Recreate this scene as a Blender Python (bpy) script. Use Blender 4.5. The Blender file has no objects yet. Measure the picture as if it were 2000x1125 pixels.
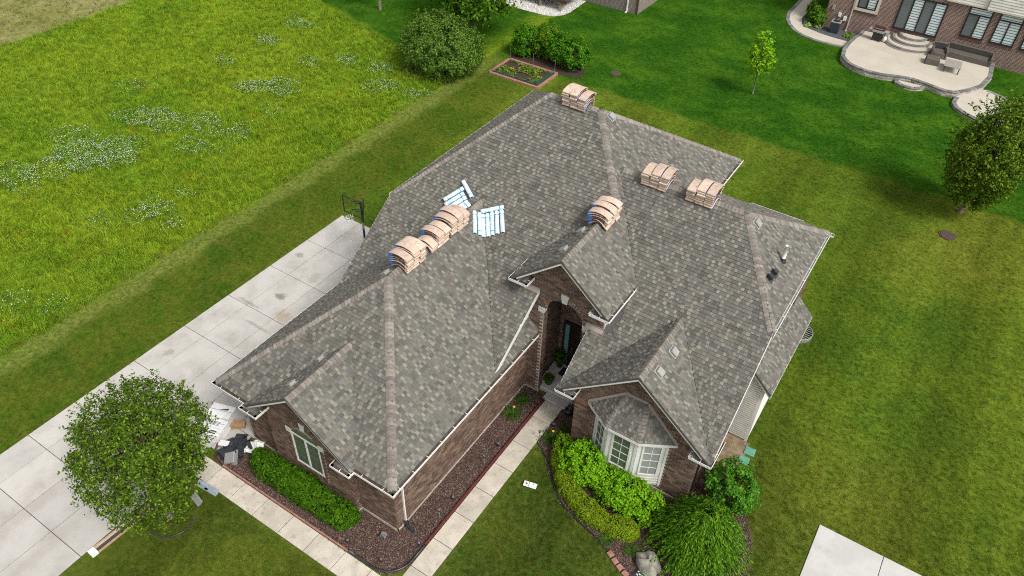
import bpy, math, random
import numpy as np
from mathutils import Vector, Matrix
R = math.radians
random.seed(7); rng = np.random.default_rng(7)
sc = bpy.context.scene
col = sc.collection

# ---------------------------------------------------------------- camera, sky, sun, exposure
CAM = np.array((11.582, -10.057, 25.244)); FPX = 1489.65
_y, _p, _r = R(31.566), R(41.408), R(2.306)
FW = np.array((-math.sin(_y)*math.cos(_p), math.cos(_y)*math.cos(_p), -math.sin(_p)))
_rt = np.array((math.cos(_y), math.sin(_y), 0.0)); _up = np.cross(_rt, FW)
RT = _rt*math.cos(_r) + _up*math.sin(_r); UP = -_rt*math.sin(_r) + _up*math.cos(_r)
cam_d = bpy.data.cameras.new('camera'); cam = bpy.data.objects.new('camera', cam_d); col.objects.link(cam)
cam_d.sensor_width = 36.0; cam_d.lens = 36.0*FPX/2000.0; cam_d.clip_end = 2000.0; cam_d.clip_start = 0.1
cam.matrix_world = Matrix(((RT[0], UP[0], -FW[0], CAM[0]), (RT[1], UP[1], -FW[1], CAM[1]), (RT[2], UP[2], -FW[2], CAM[2]), (0, 0, 0, 1)))
sc.camera = cam
SUN_EL, SUN_AZ = 50.0, 109.0           # azimuth measured from +y (back) towards +x (right)
w = bpy.data.worlds.new('World'); sc.world = w; w.use_nodes = True
nt = w.node_tree; nt.nodes.clear()
sky = nt.nodes.new('ShaderNodeTexSky'); sky.sky_type = 'NISHITA'; sky.sun_disc = False
sky.sun_elevation = R(SUN_EL); sky.sun_rotation = R(SUN_AZ); sky.dust_density = 3.0; sky.ozone_density = 1.0
hs = nt.nodes.new('ShaderNodeHueSaturation'); hs.inputs['Saturation'].default_value = 0.12
bg = nt.nodes.new('ShaderNodeBackground'); bg.inputs['Strength'].default_value = 0.115
wo = nt.nodes.new('ShaderNodeOutputWorld')
nt.links.new(sky.outputs[0], hs.inputs['Color']); nt.links.new(hs.outputs[0], bg.inputs['Color']); nt.links.new(bg.outputs[0], wo.inputs['Surface'])
sun_d = bpy.data.lights.new('sun', 'SUN'); sun_d.energy = 1.65; sun_d.angle = R(17); sun_d.color = (1.0, 0.955, 0.88)
sun = bpy.data.objects.new('sun', sun_d); col.objects.link(sun)
_sd = Vector((math.sin(R(SUN_AZ))*math.cos(R(SUN_EL)), math.cos(R(SUN_AZ))*math.cos(R(SUN_EL)), math.sin(R(SUN_EL))))
sun.rotation_euler = (-_sd).to_track_quat('-Z', 'Y').to_euler(); sun.location = _sd*60
sc.view_settings.view_transform = 'Standard'; sc.view_settings.look = 'None'; sc.view_settings.gamma = 1.0
sc.view_settings.use_curve_mapping = False
sc.view_settings.exposure = 0.70
sc.render.engine = 'CYCLES'
sc.cycles.use_denoising = False
sc.cycles.pixel_filter_type = 'BLACKMAN_HARRIS'; sc.cycles.filter_width = 1.05
sc.cycles.max_bounces = 6; sc.cycles.diffuse_bounces = 3; sc.cycles.glossy_bounces = 2; sc.cycles.transparent_max_bounces = 6
try: sc.cycles.denoiser = 'OPENIMAGEDENOISE'
except Exception: pass

def in_view(x, y, z=0.0, m=0.18):
    """roughly inside the frame, with a margin for a step to the side"""
    P = np.stack([np.asarray(x, float)-CAM[0], np.asarray(y, float)-CAM[1], np.full(np.shape(x), z)-CAM[2]], -1)
    d = P@FW; u = P@RT/np.maximum(d, .1)*FPX/1000.0; v = P@UP/np.maximum(d, .1)*FPX/562.0
    return (d > .5) & (np.abs(u) < 1+m) & (np.abs(v) < 1+m*1.5)

# ---------------------------------------------------------------- materials
MATS = {}
def new_mat(name):
    m = bpy.data.materials.new(name); m.use_nodes = True; n = m.node_tree; n.nodes.clear()
    out = n.nodes.new('ShaderNodeOutputMaterial'); b = n.nodes.new('ShaderNodeBsdfPrincipled')
    n.links.new(b.outputs[0], out.inputs['Surface']); MATS[name] = m
    return m, n, b
def N(n, t, **kw):
    x = n.nodes.new('ShaderNode'+t)
    for k, v in kw.items(): setattr(x, k, v)
    return x
def math_node(n, op, a, b=None, clamp=False):
    m = N(n, 'Math', operation=op, use_clamp=clamp)
    for i, v in enumerate((a, b)):
        if v is None: continue
        if isinstance(v, (int, float)): m.inputs[i].default_value = v
        else: n.links.new(v, m.inputs[i])
    return m.outputs[0]
def mixc(n, fac, a, b, mode='MIX'):
    m = N(n, 'Mix', data_type='RGBA', blend_type=mode)
    for i, v in ((0, fac), (6, a), (7, b)):
        if isinstance(v, (int, float)): m.inputs[i].default_value = v
        elif isinstance(v, tuple): m.inputs[i].default_value = (*v, 1)
        else: n.links.new(v, m.inputs[i])
    return m.outputs[2]
def noise(n, vec, scale, detail=3, rough=.55):
    t = N(n, 'TexNoise'); t.inputs['Scale'].default_value = scale; t.inputs['Detail'].default_value = detail
    t.inputs['Roughness'].default_value = rough
    if vec is not None: n.links.new(vec, t.inputs['Vector'])
    return t.outputs['Fac']
def ramp(n, fac, lo, hi):
    m = N(n, 'MapRange', interpolation_type='SMOOTHSTEP'); n.links.new(fac, m.inputs[0])
    m.inputs[1].default_value = lo; m.inputs[2].default_value = hi
    return m.outputs[0]
def simple(name, c, rough=.75, c2=None, scale=3.0, amt=(.35, .65), bump=0.0, bscale=60.0, attr=False, metal=0.0, spec=.3,
           tone=0.0, fine=0.0, fscale=90.0, stain=None, sscale=.6, samt=(.55, .75)):
    """flat colour (or colour attribute) broken up by two scales of noise and a fine bump"""
    m, n, b = new_mat(name)
    pos = N(n, 'NewGeometry').outputs['Position']
    if attr:
        a = N(n, 'Attribute', attribute_name='Col'); cur = a.outputs['Color']
    else:
        rgb = N(n, 'RGB'); rgb.outputs[0].default_value = (*c, 1); cur = rgb.outputs[0]
    if c2: cur = mixc(n, ramp(n, noise(n, pos, scale), *amt), cur, c2)
    if stain: cur = mixc(n, math_node(n, 'MULTIPLY', ramp(n, noise(n, pos, sscale, 5, .65), *samt), .8), cur, stain)
    if fine:
        f = noise(n, pos, fscale, 2, .7)
        cur = mixc(n, 1.0, cur, math_node(n, 'ADD', math_node(n, 'MULTIPLY', f, 2*fine), 1-fine), 'MULTIPLY')
    if tone:
        cur = mixc(n, 1.0, cur, math_node(n, 'ADD', math_node(n, 'MULTIPLY', N(n, 'ObjectInfo').outputs['Random'], 2*tone), 1-tone), 'MULTIPLY')
    n.links.new(cur, b.inputs['Base Color'])
    b.inputs['Roughness'].default_value = rough; b.inputs['Metallic'].default_value = metal
    b.inputs['Specular IOR Level'].default_value = spec
    if bump:
        bp = N(n, 'Bump'); bp.inputs['Strength'].default_value = bump; bp.inputs['Distance'].default_value = .02
        n.links.new(noise(n, pos, bscale, 3), bp.inputs['Height']); n.links.new(bp.outputs[0], b.inputs['Normal'])
    return m
simple('shingle', None, .92, attr=True, fine=.3, fscale=160, bump=.35, bscale=220, spec=.06, stain=(.12, .118, .115), sscale=.45, samt=(.62, .85))
simple('deck', (.09, .088, .085), .95)
simple('brick', None, .9, attr=True, fine=.3, fscale=45, bump=.4, bscale=90, spec=.06)
simple('mortar', (.50, .45, .39), .95, c2=(.38, .34, .29), scale=2.0, bump=.3, bscale=80)
simple('white', (.72, .72, .70), .5, c2=(.60, .595, .57), scale=1.5, amt=(.5, .8), spec=.4)
simple('rake_white', (.70, .68, .63), .6, c2=(.56, .545, .50), scale=2.0, amt=(.45, .75), spec=.3)
simple('siding', (.74, .72, .66), .6, c2=(.6, .585, .54), scale=1.2)
simple('siding_lap_shade', (.36, .345, .31), .8, c2=(.28, .27, .24), scale=3)
simple('lime', (.66, .655, .63), .8, c2=(.55, .54, .51), scale=4, bump=.2)
simple('litter', (.05, .035, .025), .95, c2=(.11, .075, .05), scale=14, bump=.6, bscale=50)
simple('flash', (.33, .28, .26), .6, spec=.4)
simple('black_plastic', (.018, .02, .024), .32, c2=(.035, .038, .045), scale=6, spec=.5)
simple('black_metal', (.012, .012, .013), .45, spec=.5)
simple('vent_grey', (.34, .335, .32), .6, c2=(.28, .275, .265), scale=8)
simple('cap', None, .92, attr=True, fine=.3, fscale=160, bump=.3, bscale=200, spec=.15)
simple('concrete', tone=0.07, c=(.49, .47, .44), rough=.9, c2=(.425, .407, .38), scale=.9, fine=.12, fscale=26, bump=.15, bscale=70, stain=(.33, .30, .255), sscale=.9, samt=(.54, .78), spec=.1)
simple('walk_concrete', tone=0.08, c=(.56, .51, .43), rough=.9, c2=(.46, .42, .35), scale=1.6, fine=.25, fscale=22, bump=.25, bscale=70, stain=(.31, .275, .22), sscale=3.5, samt=(.52, .75), spec=.2)
simple('pad_concrete', (.53, .52, .50), .9, c2=(.47, .46, .44), scale=1.0, fine=.15, fscale=26, bump=.1, spec=.1, stain=(.40, .385, .36), sscale=1.1, samt=(.52, .75))
simple('patio_concrete', (.51, .465, .39), .9, c2=(.46, .42, .35), scale=.6, fine=.1, fscale=14, spec=.2)
simple('dry_soil', (.27, .20, .13), .95, c2=(.16, .12, .07), scale=4, fine=.4, fscale=30, bump=.6)
simple('valley_metal', (.03, .03, .03), .8)
def add_spots(name, spots):
    m = MATS[name]; n = m.node_tree; b = [x for x in n.nodes if x.type == 'BSDF_PRINCIPLED'][0]; cur = b.inputs['Base Color'].links[0].from_socket
    pos = N(n, 'NewGeometry').outputs['Position']; sp = N(n, 'SeparateXYZ'); n.links.new(pos, sp.inputs[0]); nz = noise(n, pos, 4.5, 5, .7)
    for x, y, rx, ry, c, amt in spots:
        dx = math_node(n, 'DIVIDE', math_node(n, 'SUBTRACT', sp.outputs[0], x), rx); dy = math_node(n, 'DIVIDE', math_node(n, 'SUBTRACT', sp.outputs[1], y), ry)
        r2 = math_node(n, 'SQRT', math_node(n, 'ADD', math_node(n, 'MULTIPLY', dx, dx), math_node(n, 'MULTIPLY', dy, dy)))
        k = math_node(n, 'SUBTRACT', 1.0, ramp(n, math_node(n, 'ADD', r2, math_node(n, 'MULTIPLY', math_node(n, 'SUBTRACT', nz, .5), 2.2)), .35, 1.1))
        cur = mixc(n, math_node(n, 'MULTIPLY', k, amt), cur, c)
    n.links.new(cur, b.inputs['Base Color'])
add_spots('concrete', [(-12.3, 7.3, .35, .3, (.16, .145, .13), .75), (-13.2, 6.1, .9, .14, (.22, .20, .18), .6), (-11.2, 6.4, .5, .45, (.36, .28, .19), .7), (-11.7, 5.2, 1.0, .12, (.25, .22, .2), .5), (-13.8, 10.1, .3, .25, (.2, .19, .18), .6), (-11.9, 9.2, .4, .5, (.3, .27, .23), .5), (-13.6, 1.8, .25, .3, (.22, .2, .18), .5), (-11.2, -6.5, .35, 2.2, (.40, .36, .33), .6), (-9.3, -6.8, .3, 2.0, (.40, .36, .33), .5), (-10.2, -2.2, .3, 2.6, (.42, .38, .34), .5), (-8.6, 1.6, .8, 1.2, (.40, .38, .35), .5)])
simple('joint', (.10, .095, .08), .95)
simple('soil', (.055, .033, .027), .97, c2=(.05, .03, .025), scale=9, fine=.5, fscale=40, bump=.8, bscale=45)
simple('mulch', None, .95, attr=True, fine=.4, fscale=60)
simple('red_edge', (.125, .02, .024), .6, c2=(.09, .018, .02), scale=5, spec=.4)
simple('terracotta', (.30, .13, .095), .85, c2=(.36, .2, .16), scale=7, bump=.3)
simple('kraft', tone=0.1, c=(.60, .46, .37), rough=.75, c2=(.51, .385, .305), scale=6, fine=.16, fscale=35, bump=.2, bscale=28)
simple('kraft_edge', tone=0.1, c=(.56, .425, .32), rough=.8, c2=(.34, .25, .18), scale=26, amt=(.45, .7), bump=.3)
simple('bundle_print', (.055, .024, .028), .6, c2=(.40, .30, .23), scale=24, amt=(.58, .64), spec=.4)
simple('bundle_blue', (.012, .10, .50), .5, c2=(.04, .22, .62), scale=20)
simple('roll_film', tone=0.1, c=(.50, .68, .79), rough=.4, c2=(.68, .78, .83), scale=5, spec=.5)
simple('roll_teal', (.02, .34, .47), .4, spec=.5)
simple('roll_band', (.84, .83, .81), .45)
simple('bark', (.12, .095, .075), .95, c2=(.2, .17, .145), scale=12, bump=.8, bscale=30)
simple('cardboard', (.42, .265, .14), .85, c2=(.36, .22, .115), scale=5)
simple('box_white', (.80, .80, .79), .6, c2=(.72, .725, .73), scale=3)
simple('ink', (.06, .06, .065), .7)
simple('wood_deck', (.10, .062, .04), .85, c2=(.065, .04, .03), scale=9)
simple('lumber', (.50, .33, .2), .8, c2=(.42, .26, .15), scale=9)
simple('post_wood', (.33, .26, .19), .85, c2=(.25, .2, .15), scale=8)
simple('steel_blue', (.30, .37, .43), .35, c2=(.42, .47, .5), scale=4, metal=.35, spec=.5)
simple('stone', (.33, .31, .26), .9, c2=(.2, .185, .155), scale=5, bump=.6, bscale=25, fine=.3, fscale=30)
simple('ledge_stone', None, .9, attr=True, bump=.4, bscale=25, fine=.25, fscale=18)
simple('pebble', None, .85, attr=True)
simple('sod_green', (.09, .27, .19), .6, c2=(.13, .33, .24), scale=8)
simple('door', (.022, .016, .014), .45, spec=.4)
simple('mat_dark', (.03, .03, .032), .9)
simple('steel', (.55, .55, .56), .3, metal=.8)
simple('lid_red', (.06, .018, .014), .3, spec=.6)
simple('wicker', (.15, .135, .118), .85, c2=(.075, .066, .058), scale=26, amt=(.4, .6), bump=.8, bscale=40)
simple('table_top', (.34, .305, .28), .6, c2=(.27, .24, .22), scale=9)
simple('ac_body', (.045, .055, .065), .5, spec=.4)
simple('ac_top', (.24, .27, .29), .5)
simple('iron', (.10, .065, .05), .8, c2=(.06, .045, .04), scale=12, bump=.4)
simple('netting', (.03, .12, .09), .8)
simple('dark_gravel', (.05, .053, .06), .9, c2=(.12, .125, .14), scale=20, bump=.8, bscale=30)
simple('beige_trim', (.55, .49, .41), .7)
simple('brick_trim', (.19, .115, .09), .9, c2=(.13, .08, .065), scale=9)
simple('blind_light', (.60, .70, .71), .5, spec=.5)
simple('blind_dark', (.12, .145, .15), .4, spec=.5)
simple('galv', (.36, .36, .35), .45, metal=.5)
simple('bag_black', (.05, .05, .055), .4, spec=.5)
simple('bag_green', (.17, .55, .13), .45)
simple('flower_yellow', (.75, .48, .04), .7)
simple('lamp_glass', (.16, .17, .19), .15, spec=.8)
def glass(name, c, rough=.06):
    m, n, b = new_mat(name); b.inputs['Base Color'].default_value = (*c, 1); b.inputs['Roughness'].default_value = rough
    b.inputs['Specular IOR Level'].default_value = .8
    return m
glass('glass_pale', (.30, .31, .30)); glass('glass_dark', (.02, .024, .022)); glass('glass_grey', (.12, .13, .125)); glass('glass_green', (.10, .125, .085)); glass('glass_teal', (.16, .33, .31), .15)
def brick_tex(name, c1, c2, mort, axis):
    m, n, b = new_mat(name)
    s = N(n, 'SeparateXYZ'); n.links.new(N(n, 'NewGeometry').outputs['Position'], s.inputs[0])
    c = N(n, 'CombineXYZ'); n.links.new(s.outputs[axis], c.inputs[0]); n.links.new(s.outputs[2], c.inputs[1])
    t = N(n, 'TexBrick'); n.links.new(c.outputs[0], t.inputs['Vector'])
    t.inputs['Color1'].default_value = (*c1, 1); t.inputs['Color2'].default_value = (*c2, 1); t.inputs['Mortar'].default_value = (*mort, 1)
    t.inputs['Scale'].default_value = 1.0; t.inputs['Brick Width'].default_value = .25; t.inputs['Row Height'].default_value = .095
    t.inputs['Mortar Size'].default_value = .017; t.inputs['Mortar Smooth'].default_value = .3; t.inputs['Bias'].default_value = -.1
    f = noise(n, N(n, 'NewGeometry').outputs['Position'], 7, 3)
    cur = mixc(n, 1.0, t.outputs['Color'], math_node(n, 'ADD', math_node(n, 'MULTIPLY', f, .9), .55), 'MULTIPLY')
    n.links.new(cur, b.inputs['Base Color']); b.inputs['Roughness'].default_value = .9
    bp = N(n, 'Bump'); bp.inputs['Strength'].default_value = .6; bp.inputs['Distance'].default_value = .01; bp.invert = True
    n.links.new(t.outputs['Fac'], bp.inputs['Height']); n.links.new(bp.outputs[0], b.inputs['Normal'])
    return m
brick_tex('brick_far_x', (.205, .085, .058), (.095, .05, .04), (.36, .32, .28), 0)
brick_tex('brick_far_y', (.20, .10, .075), (.12, .075, .062), (.34, .31, .28), 1)
brick_tex('brick_own_x', (.13, .085, .065), (.09, .062, .05), (.27, .24, .21), 0)
brick_tex('brick_own_y', (.13, .085, .065), (.09, .062, .05), (.27, .24, .21), 1)
brick_tex('brick_mid_x', (.17, .12, .10), (.11, .085, .075), (.33, .31, .28), 0)
brick_tex('brick_mid_y', (.17, .12, .10), (.11, .085, .075), (.33, .31, .28), 1)

def leaf_mat(name, rough=.6, trans=.16):
    m, n, b = new_mat(name)
    a = N(n, 'Attribute', attribute_name='Col'); n.links.new(a.outputs['Color'], b.inputs['Base Color'])
    b.inputs['Roughness'].default_value = rough; b.inputs['Specular IOR Level'].default_value = .06
    t = N(n, 'BsdfTranslucent'); n.links.new(a.outputs['Color'], t.inputs['Color'])
    mx = N(n, 'MixShader'); mx.inputs[0].default_value = trans
    out = [x for x in n.nodes if x.type == 'OUTPUT_MATERIAL'][0]
    n.links.new(b.outputs[0], mx.inputs[1]); n.links.new(t.outputs[0], mx.inputs[2]); n.links.new(mx.outputs[0], out.inputs['Surface'])
    return m
leaf_mat('leaf')

# grass: the same colour map (by place on the lot) for the ground sheet and for the blades that stand on it
def grass_mat(name, blade):
    m, n, b = new_mat(name)
    pos = N(n, 'NewGeometry').outputs['Position']
    sp = N(n, 'SeparateXYZ'); n.links.new(pos, sp.inputs[0])
    fl = N(n, 'CombineXYZ'); n.links.new(sp.outputs[0], fl.inputs[0]); n.links.new(sp.outputs[1], fl.inputs[1])
    P = fl.outputs[0]
    wob = math_node(n, 'MULTIPLY', math_node(n, 'SUBTRACT', noise(n, P, .8, 4), .5), 1.6)
    X = math_node(n, 'ADD', sp.outputs[0], wob); Y = math_node(n, 'ADD', sp.outputs[1], wob)
    n0 = ramp(n, noise(n, P, .075, 3, .5), .40, .62); n1 = ramp(n, noise(n, P, .28, 4, .6), .36, .66); n2 = ramp(n, noise(n, P, 1.1, 4, .6), .4, .66); n3 = ramp(n, noise(n, P, 5.0, 3, .6), .42, .62)
    LEFTL = ramp(n, math_node(n, 'ADD', Y, math_node(n, 'MULTIPLY', math_node(n, 'ADD', X, 26.0), .28)), 32.2, 33.6)
    LEFTL = math_node(n, 'MULTIPLY', LEFTL, math_node(n, 'SUBTRACT', 1.0, ramp(n, X, -22.0, -18.5)))
    # own lawn: green with dry, brownish thin places
    own = mixc(n, n1, (.052, .110, .010), (.092, .148, .013))
    own = mixc(n, math_node(n, 'MULTIPLY', n0, math_node(n, 'ADD', math_node(n, 'MULTIPLY', ramp(n, X, 9.0, 15.0), .55), .35)), own, (.155, .178, .022))
    own = mixc(n, math_node(n, 'MULTIPLY', n2, .40), own, (.055, .100, .006))
    own = mixc(n, math_node(n, 'MULTIPLY', n3, .20), own, (.19, .17, .035))
    front = mixc(n, n1, (.045, .080, .011), (.076, .104, .014))
    front = mixc(n, math_node(n, 'MULTIPLY', n0, .4), front, (.115, .140, .010))
    front = mixc(n, math_node(n, 'MULTIPLY', n2, .45), front, (.036, .078, .006))
    front = mixc(n, math_node(n, 'MULTIPLY', n3, .30), front, (.15, .135, .035))
    cur = mixc(n, ramp(n, Y, 6.0, 16.0), front, own)
    lx = ramp(n, X, 14.5, 19.0)
    cur = mixc(n, math_node(n, 'MULTIPLY', lx, .55), cur, mixc(n, n2, (.12, .155, .015), (.075, .12, .012)))
    # mowing stripes along the lot depth
    s1 = math_node(n, 'MULTIPLY', math_node(n, 'SINE', math_node(n, 'MULTIPLY', X, 4.6)), .06)
    s2 = math_node(n, 'MULTIPLY', math_node(n, 'SINE', math_node(n, 'MULTIPLY', math_node(n, 'SUBTRACT', math_node(n, 'ADD', X, wob), 12.1), 1.12)), .15)
    stripe = math_node(n, 'ADD', s1, s2)
    cur = mixc(n, 1.0, cur, math_node(n, 'ADD', stripe, 1.0), 'MULTIPLY')
    # neighbour's lush lawn behind the rear line
    lush = mixc(n, n1, (.020, .080, .007), (.054, .134, .010))
    lush = mixc(n, math_node(n, 'MULTIPLY', n2, .40), lush, (.013, .060, .003))
    lush = mixc(n, math_node(n, 'MULTIPLY', n3, .18), lush, (.075, .14, .008))
    lf = math_node(n, 'MAXIMUM', math_node(n, 'MULTIPLY', ramp(n, Y, 35.5, 36.3), ramp(n, X, -24.0, -20.0)), LEFTL)
    cur = mixc(n, lf, cur, lush)
    # strip next to the field
    strip = mixc(n, n1, (.050, .098, .009), (.086, .125, .013))
    strip = mixc(n, math_node(n, 'MULTIPLY', n2, .4), strip, (.115, .115, .02))
    cur = mixc(n, math_node(n, 'MULTIPLY', math_node(n, 'SUBTRACT', 1.0, ramp(n, X, -14.8, -14.0)), math_node(n, 'SUBTRACT', 1.0, ramp(n, Y, 30.0, 38.0))), cur, strip)
    dry = mixc(n, n3, (.19, .215, .05), (.11, .16, .022))
    edge = math_node(n, 'MULTIPLY', math_node(n, 'SUBTRACT', 1.0, ramp(n, X, -18.6, -17.7)), math_node(n, 'SUBTRACT', 1.0, ramp(n, Y, 33.0, 38.0)))
    edge = math_node(n, 'MULTIPLY', edge, ramp(n, X, -21.0, -19.9))
    cur = mixc(n, math_node(n, 'MULTIPLY', edge, .8), cur, dry)
    cur = mixc(n, LEFTL, cur, lush)
    # open field
    fm = math_node(n, 'MULTIPLY', math_node(n, 'SUBTRACT', 1.0, ramp(n, X, -19.7, -19.0)), math_node(n, 'SUBTRACT', 1.0, LEFTL))
    mead = mixc(n, n1, (.118, .208, .014), (.182, .262, .019))
    mead = mixc(n, math_node(n, 'MULTIPLY', n0, .35), mead, (.25, .305, .02))
    mead = mixc(n, math_node(n, 'MULTIPLY', n2, .5), mead, (.075, .185, .012))
    mead = mixc(n, math_node(n, 'MULTIPLY', ramp(n, noise(n, P, .55, 5, .7), .59, .72), .6), mead, (.33, .235, .014))
    mead = mixc(n, math_node(n, 'MULTIPLY', n3, .2), mead, (.26, .32, .02))
    cur = mixc(n, fm, cur, mead)
    far = mixc(n, n1, (.20, .20, .065), (.27, .25, .11))
    far = mixc(n, math_node(n, 'MULTIPLY', n2, .6), far, (.14, .17, .03))
    cur = mixc(n, math_node(n, 'SUBTRACT', 1.0, ramp(n, X, -49.8, -48.8)), cur, far)
    cur = mixc(n, 1.0, cur, math_node(n, 'ADD', math_node(n, 'MULTIPLY', ramp(n, noise(n, P, 3.2, 5, .75), .28, .72), .42), .79), 'MULTIPLY')
    if blade:
        rnd = N(n, 'ObjectInfo').outputs['Random']
        cur = mixc(n, 1.0, cur, math_node(n, 'ADD', math_node(n, 'MULTIPLY', rnd, 1.0), .75), 'MULTIPLY')
        b.inputs['Specular IOR Level'].default_value = .0
        t = N(n, 'BsdfTranslucent'); n.links.new(cur, t.inputs['Color'])
        mx = N(n, 'MixShader'); mx.inputs[0].default_value = .15
        out = [x for x in n.nodes if x.type == 'OUTPUT_MATERIAL'][0]
        n.links.new(b.outputs[0], mx.inputs[1]); n.links.new(t.outputs[0], mx.inputs[2]); n.links.new(mx.outputs[0], out.inputs['Surface'])
    else:
        cur = mixc(n, 1.0, cur, math_node(n, 'ADD', math_node(n, 'MULTIPLY', noise(n, P, 14, 3, .7), .9), .55), 'MULTIPLY')
        bp = N(n, 'Bump'); bp.inputs['Strength'].default_value = .7; bp.inputs['Distance'].default_value = .05
        n.links.new(noise(n, P, 16, 4, .7), bp.inputs['Height']); n.links.new(bp.outputs[0], b.inputs['Normal'])
    n.links.new(cur, b.inputs['Base Color']); b.inputs['Roughness'].default_value = .95; b.inputs['Specular IOR Level'].default_value = 0.0
    return m
grass_mat('grass_ground', False); grass_mat('grass_blade', True)

# ---------------------------------------------------------------- mesh helpers
class MB:
    def __init__(s): s.v = []; s.f = []; s.c = []; s.m = []; s.cur = (.5, .5, .5); s.mi = 0
    def face(s, pts):
        i = len(s.v); s.v += [tuple(p) for p in pts]; s.f.append(tuple(range(i, i+len(pts)))); s.c.append(s.cur); s.m.append(s.mi)
    def idx(s, verts, faces):
        i = len(s.v); s.v += [tuple(p) for p in verts]
        for f in faces: s.f.append(tuple(i+k for k in f)); s.c.append(s.cur); s.m.append(s.mi)
    def box(s, x0, x1, y0, y1, z0, z1):
        s.idx([(x0,y0,z0),(x1,y0,z0),(x1,y1,z0),(x0,y1,z0),(x0,y0,z1),(x1,y0,z1),(x1,y1,z1),(x0,y1,z1)],
              [(0,3,2,1),(4,5,6,7),(0,1,5,4),(1,2,6,5),(2,3,7,6),(3,0,4,7)])
    def bbox(s, x0, x1, y0, y1, z0, z1, b=.01):
        """box with bevelled vertical and top edges"""
        p = [(x0+b,y0),(x1-b,y0),(x1,y0+b),(x1,y1-b),(x1-b,y1),(x0+b,y1),(x0,y1-b),(x0,y0+b)]
        q = [(x0+2*b,y0+b),(x1-2*b,y0+b),(x1-b,y0+2*b),(x1-b,y1-2*b),(x1-2*b,y1-b),(x0+2*b,y1-b),(x0+b,y1-2*b),(x0+b,y0+2*b)]
        V = [(x,y,z0) for x,y in p]+[(x,y,z1-b) for x,y in p]+[(x,y,z1) for x,y in q]
        F = [tuple(range(7,-1,-1)), tuple(range(16,24))]
        for k in range(8):
            j = (k+1)%8; F += [(k,j,8+j,8+k),(8+k,8+j,16+j,16+k)]
        s.idx(V, F)
    def obox(s, c, ux, uy, uz, lx, ly, lz):
        c, ux, uy, uz = (np.asarray(a, float) for a in (c, ux, uy, uz))
        V = [c+ux*a*lx/2+uy*b_*ly/2+uz*d*lz/2 for d in (-1,1) for a,b_ in ((-1,-1),(1,-1),(1,1),(-1,1))]
        s.idx(V, [(0,3,2,1),(4,5,6,7),(0,1,5,4),(1,2,6,5),(2,3,7,6),(3,0,4,7)])
    def prism(s, pts, d):
        """polygon pts (3-D, counter-clockwise seen from outside) with thickness vector d (inwards)"""
        d = np.asarray(d, float); A = [np.asarray(p, float) for p in pts]; B = [p+d for p in A]; k = len(A)
        s.idx(A+B, [tuple(range(k)), tuple(range(2*k-1, k-1, -1))]+[(i,k+i,k+(i+1)%k,(i+1)%k) for i in range(k)])
    def tube(s, pts, rad, n=8, cap=True):
        pts = [np.asarray(p, float) for p in pts]; V = []; F = []
        rads = rad if isinstance(rad, (list, tuple)) else [rad]*len(pts)
        for i, p in enumerate(pts):
            t = pts[min(i+1, len(pts)-1)]-pts[max(i-1, 0)]; t = t/(np.linalg.norm(t)+1e-9)
            a = np.cross(t, (0,0,1)) if abs(t[2]) < .9 else np.cross(t, (1,0,0)); a /= np.linalg.norm(a); b = np.cross(t, a)
            for k in range(n):
                an = 2*math.pi*k/n; V.append(p+(a*math.cos(an)+b*math.sin(an))*rads[i])
        for i in range(len(pts)-1):
            for k in range(n): F.append((i*n+k, i*n+(k+1)%n, (i+1)*n+(k+1)%n, (i+1)*n+k))
        if cap: F += [tuple(range(n)), tuple(range((len(pts)-1)*n+n-1, (len(pts)-1)*n-1, -1))]
        s.idx(V, F)
    def lathe(s, prof, c=(0,0,0), n=16):
        V = []; F = []
        for r, z in prof:
            for k in range(n):
                a = 2*math.pi*k/n; V.append((c[0]+r*math.cos(a), c[1]+r*math.sin(a), c[2]+z))
        for i in range(len(prof)-1):
            for k in range(n): F.append((i*n+k, i*n+(k+1)%n, (i+1)*n+(k+1)%n, (i+1)*n+k))
        s.idx(V, F)
def mesh_of(name, mb, mats, smooth=False):
    me = bpy.data.meshes.new(name); me.from_pydata([tuple(map(float, p)) for p in mb.v], [], mb.f)
    mats = mats if isinstance(mats, (list, tuple)) else [mats]
    for m in mats: me.materials.append(MATS[m])
    if len(mats) > 1: me.polygons.foreach_set('material_index', mb.m)
    at = me.color_attributes.new('Col', 'FLOAT_COLOR', 'CORNER')
    ln = [len(f) for f in mb.f]
    cc = np.repeat(np.c_[np.array(mb.c, float).reshape(-1, 3), np.ones(len(mb.c))], ln, axis=0)
    at.data.foreach_set('color', cc.astype(np.float32).ravel())
    if smooth: me.polygons.foreach_set('use_smooth', [True]*len(me.polygons))
    me.update()
    return me
def link(name, data, parent=None):
    o = bpy.data.objects.new(name, data); col.objects.link(o)
    if parent is not None: o.parent = parent
    return o
def obj(name, mb, mats, parent=None, smooth=False): return link(name, mesh_of(name, mb, mats, smooth), parent)
def tag(o, label, cat, group=None):
    o['label'] = label; o['category'] = cat
    if group: o['group'] = group
    return o
def empty(name, label=None, cat=None, group=None, loc=(0,0,0), parent=None, rz=0):
    o = link(name, None, parent); o.location = loc; o.rotation_euler = (0,0,rz); o.empty_display_size = .3
    if label: tag(o, label, cat, group)
    return o
def struct(o): o['kind'] = 'structure'; return o
def stuff(o, label=None, cat=None):
    o['kind'] = 'stuff'
    if label: tag(o, label, cat)
    return o

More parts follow.
